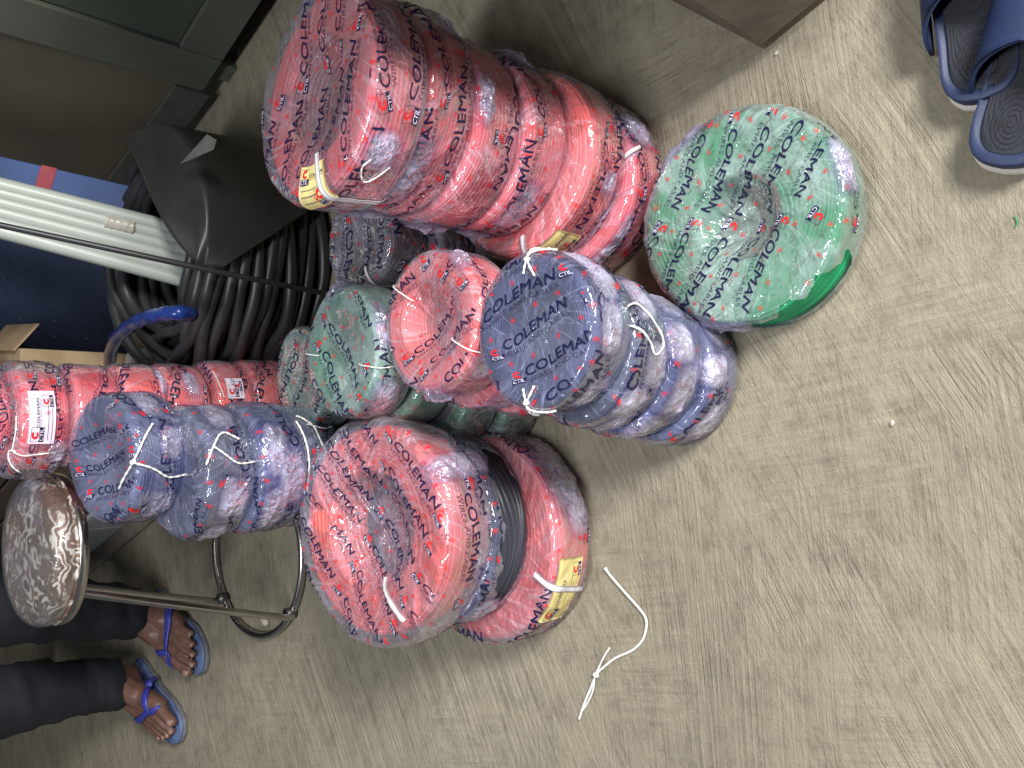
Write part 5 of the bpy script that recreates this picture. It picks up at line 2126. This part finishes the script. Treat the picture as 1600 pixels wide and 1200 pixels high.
# ------------------------------------------------------------------ pair of slides at the right edge
sl_m = simple('navy_foam', (0.018, 0.032, 0.090), (0.013, 0.024, 0.070), rough=0.55, scale=40, bump=0.2, bscale=500)
sl_in = simple('dark_footbed', (0.013, 0.016, 0.024), (0.009, 0.011, 0.017), rough=0.6, bump=0.3, bscale=300)
sl_w = simple('cream_sole', (0.62, 0.56, 0.50), (0.50, 0.45, 0.40), rough=0.6)
gS = 'pair of navy slide sandals'
for (hx, hy, tx, ty, lab, med) in ((1548, 168, 1516, -170, 'navy slide sandal lying with its heel to the floor, left one of the pair', -1), (1574, 270, 1672, -60, 'navy slide sandal leaning its strap against the other, nearer the picture edge', 1)):
    a, b_ = atz(hx, hy, 0.0), atz(tx, ty, 0.0)
    ang = math.atan2(b_[1] - a[1], b_[0] - a[0])
    o = tag(empty('slide_sandal', (a[0], a[1], 0), (0, 0, ang)), lab, 'sandal', gS)
    ol = outline(0.275, 0.040, 0.041, 0.051) * np.array([1, med])
    if med < 0:
        ol = ol[::-1]
    mb = MB()
    slab(mb, (ol - ol.mean(0)) * 1.03 + ol.mean(0), 0.0, 0.016, 0, 0.03)
    mb.build('sole', sl_w, o)
    mb = MB()
    slab(mb, ol, 0.0162, 0.036, 0, 0.005, 0.005)
    mb.build('upper_sole', sl_m, o)
    # inlaid footbed with contour rings
    ol2 = (ol - ol.mean(0)) * np.array([0.90, 0.76]) + ol.mean(0)
    mb = MB()
    c = ol2.mean(0)
    m = len(ol2)
    rings = []
    for sc in np.linspace(1.0, 0.02, 26):
        z = 0.0325 + 0.0005 * math.cos(sc * 60)
        rings.append(np.concatenate([c + (ol2 - c) * sc, np.full((m, 1), z)], 1))
    V, f = loft(rings, m)
    mb.add(V, f)
    for hc in (0.050, 0.205):
        for k in range(5):
            rr = 0.006 + k * 0.0052
            mb.tube([(hc + rr * 1.15 * math.cos(t), rr * .78 * math.sin(t) + (0.004 * med if hc > .1 else 0), 0.0332) for t in np.linspace(0, 2 * math.pi, 36, endpoint=False)], 0.00035, 5, closed=True)
    mb.build('footbed', sl_in, o)
    # broad strap arching over the forefoot
    mb = MB()
    nu, nv_ = 40, 16
    U = np.linspace(-1, 1, nu)
    outer, inner = [], []
    for u in U:
        th = (u * 0.5) * math.pi
        y = 0.053 * math.sin(th) * 1.02
        z = 0.018 + 0.062 * max(0, math.cos(th)) ** 0.55
        spread = 0.062 + 0.022 * abs(u) ** 2
        for v in np.linspace(-1, 1, nv_):
            x = 0.158 + v * spread * (0.75 + 0.25 * abs(u)) + 0.012 * (1 - abs(u))
            zz = z - 0.010 * max(0, v) * (1 - abs(u))
            outer.append((x, y, zz))
            sc = 0.91
            inner.append((x, y * sc, 0.018 + (zz - 0.018) * sc))
    V = np.array(outer + inner)
    n1 = nu * nv_
    q = grid_faces(nu, nv_)
    ring = [i * nv_ for i in range(nu)] + [(nu - 1) * nv_ + j for j in range(1, nv_)] + [i * nv_ + nv_ - 1 for i in range(nu - 2, -1, -1)] + [j for j in range(nv_ - 2, 0, -1)]
    ring = np.array(ring)
    r2 = np.roll(ring, -1)
    mb.add(V, [q, q[:, ::-1] + n1, np.stack([ring, r2, r2 + n1, ring + n1], 1)])
    mb.build('strap', sl_m, o)

# ------------------------------------------------------------------ carton corner at the right edge
k0 = atz(1195, 77, 0)
ka, kb = atz(1045, -2, 0), atz(1292, -2, 0)
va, vb = ka - k0, kb - k0
va = va / np.linalg.norm(va) * 0.95  # drawn out beyond view to widen the shadow it throws behind
vb = vb / np.linalg.norm(vb) * 0.34
box_m = simple('dusty_cardboard', (0.20, 0.155, 0.12), (0.135, 0.105, 0.082), rough=0.8, scale=16, bump=0.5, bscale=70)
bx = tag(empty('dusty_carton', k0), 'tall dusty brown carton, its bottom corner at the edge beyond the green floor coil', 'carton')
mb = MB()
hh = 0.74


def quadbox(mb, p, a, b_, z0, z1, t=0.005):
    a, b_ = np.array(a), np.array(b_)
    base = [p, p + a, p + a + b_, p + b_]
    V = np.array([[x[0], x[1], z0] for x in base] + [[x[0], x[1], z1] for x in base])
    mb.add(V, [np.array([[0, 1, 2, 3], [7, 6, 5, 4], [0, 4, 5, 1], [1, 5, 6, 2], [2, 6, 7, 3], [3, 7, 4, 0]])])


na, nb_ = va / np.linalg.norm(va), vb / np.linalg.norm(vb)
quadbox(mb, np.zeros(3), va, nb_ * 0.006, 0, hh)
quadbox(mb, nb_ * 0.007, vb * 0.97, na * 0.006, 0, hh)
quadbox(mb, va, vb, -na * 0.006, 0, hh)
quadbox(mb, vb, va, -nb_ * 0.006, 0, hh)
quadbox(mb, na * .008 + nb_ * .008, va * .94, vb * .94, 0.002, hh - 0.03)
bo = mb.build('carton_walls', box_m, bx, smooth=False)
mb = MB()
quadbox(mb, np.zeros(3), va, vb, hh + 0.001, hh + 0.005)
mb.build('flap', box_m, bx, smooth=False)
# torn strip of its front corner, standing a little open
mb = MB()
quadbox(mb, nb_ * 0.004 - na * 0.011, nb_ * 0.085, na * 0.004, 0.03, 0.34)
mb.build('torn_strip', box_m, bx, smooth=False)

# ------------------------------------------------------------------ loose white string and chips on the floor
sp_ = [(946, 888), (952, 897), (975, 924), (1000, 952), (1009, 966), (1010, 980), (1004, 1000), (988, 1016), (962, 1028), (944, 1042), (932, 1054), (922, 1078), (912, 1102), (905, 1124)]
ps = [atz(x, y, 0.003) for x, y in sp_]
st_root = tag(empty('loose_string', ps[0]), 'piece of white string with a knot lying on the open floor', 'string')
mb = MB()
P = smooth_path([p - ps[0] for p in ps], 90)
rad = np.full(90, 0.0021)
rad[:4] = (0.0034, 0.0032, 0.0028, 0.0024)
mb.tube(P, rad, 8)
P = smooth_path([atz(x, y, 0.0035) - ps[0] for x, y in ((953, 1012), (945, 1024), (936, 1042), (930, 1056), (926, 1080), (917, 1100), (909, 1112))], 40)
mb.tube(P, 0.0016, 8)
mb.build('string_body', STRING, st_root)
mb = MB()
kp = atz(931, 1055, 0.005) - ps[0]
mb.add(SV * np.array([0.0045, 0.006, 0.0042]) + kp, [SF])
mb.build('knot', STRING, st_root)
chip_m = simple('pale_chip', (0.52, 0.48, 0.41), (0.38, 0.35, 0.30), rough=0.8, scale=200)
for i, (x, y, r, lab) in enumerate([(1394, 661, 0.0036, 'small pale stone chip lying alone on the bright floor'), (414, 972, 0.011, 'pale stone inside the ring base of the stool'), (1000 + 213, 83, 0.003, 'tiny pale crumb beside the dusty carton corner')]):
    rng_ = np.random.default_rng(i)
    V = SV * np.array([1.2, 0.85, 0.6]) * r
    V = V * (1 + 0.35 * (crumple(SV, i + 3, 2.5, 2, False) - 0.5))[:, None]
    p = atz(x, y, r * 0.5)
    o = obj('stone_chip', mesh_np('stone_chip', V, [SF], [chip_m], None, False))
    o.location = p
    o.rotation_euler = (0, 0, i * 1.3)
    tag(o, lab, 'stone chip')

# short offcut of green wire near the slides
oc = atz(1588, 346, 0.002)
off = tag(empty('wire_offcut', oc), 'tiny offcut of green wire on the floor below the slide sandals', 'wire offcut')
mb = MB()
mb.tube(smooth_path([(-0.006, 0.001, 0), (-0.002, -0.001, 0), (0.003, 0.0, 0), (0.007, 0.002, 0)], 14), 0.0008, 7)
mb.build('offcut_body', W_GREEN, off)

# ------------------------------------------------------------------ light


def area(name, loc, target, size, energy, color=(1, 1, 1), sy=None):
    l = bpy.data.lights.new(name, 'AREA')
    l.energy = energy
    l.color = color
    l.size = size
    if sy:
        l.shape = 'RECTANGLE'
        l.size_y = sy
    o = bpy.data.objects.new(name, l)
    col.objects.link(o)
    o.location = loc
    d = Vector(target) - Vector(loc)
    o.rotation_euler = d.to_track_quat('-Z', 'Y').to_euler()
    return o


area('shopfront_light', (1.75, -1.75, 2.15), (0.05, 0.9, 0.1), 1.0, 245, (1.0, 0.985, 0.965), 1.0)
area('ceiling_light', (-0.5, 0.5, 2.6), (-0.1, 0.9, 0), 1.3, 48, (0.93, 0.96, 1.0), 0.15)
wd = bpy.data.worlds.new('World')
scene.world = wd
wd.use_nodes = True
wd.node_tree.nodes['Background'].inputs[0].default_value = (0.85, 0.92, 1.0, 1)
wd.node_tree.nodes['Background'].inputs[1].default_value = 0.13

scene.view_settings.view_transform = 'Standard'
scene.view_settings.look = 'None'
scene.view_settings.exposure = 0.0
scene.view_settings.gamma = 1.0
scene.render.engine = 'CYCLES'
scene.cycles.transparent_max_bounces = 24
scene.cycles.max_bounces = 8
scene.cycles.caustics_reflective = False
scene.cycles.caustics_refractive = False
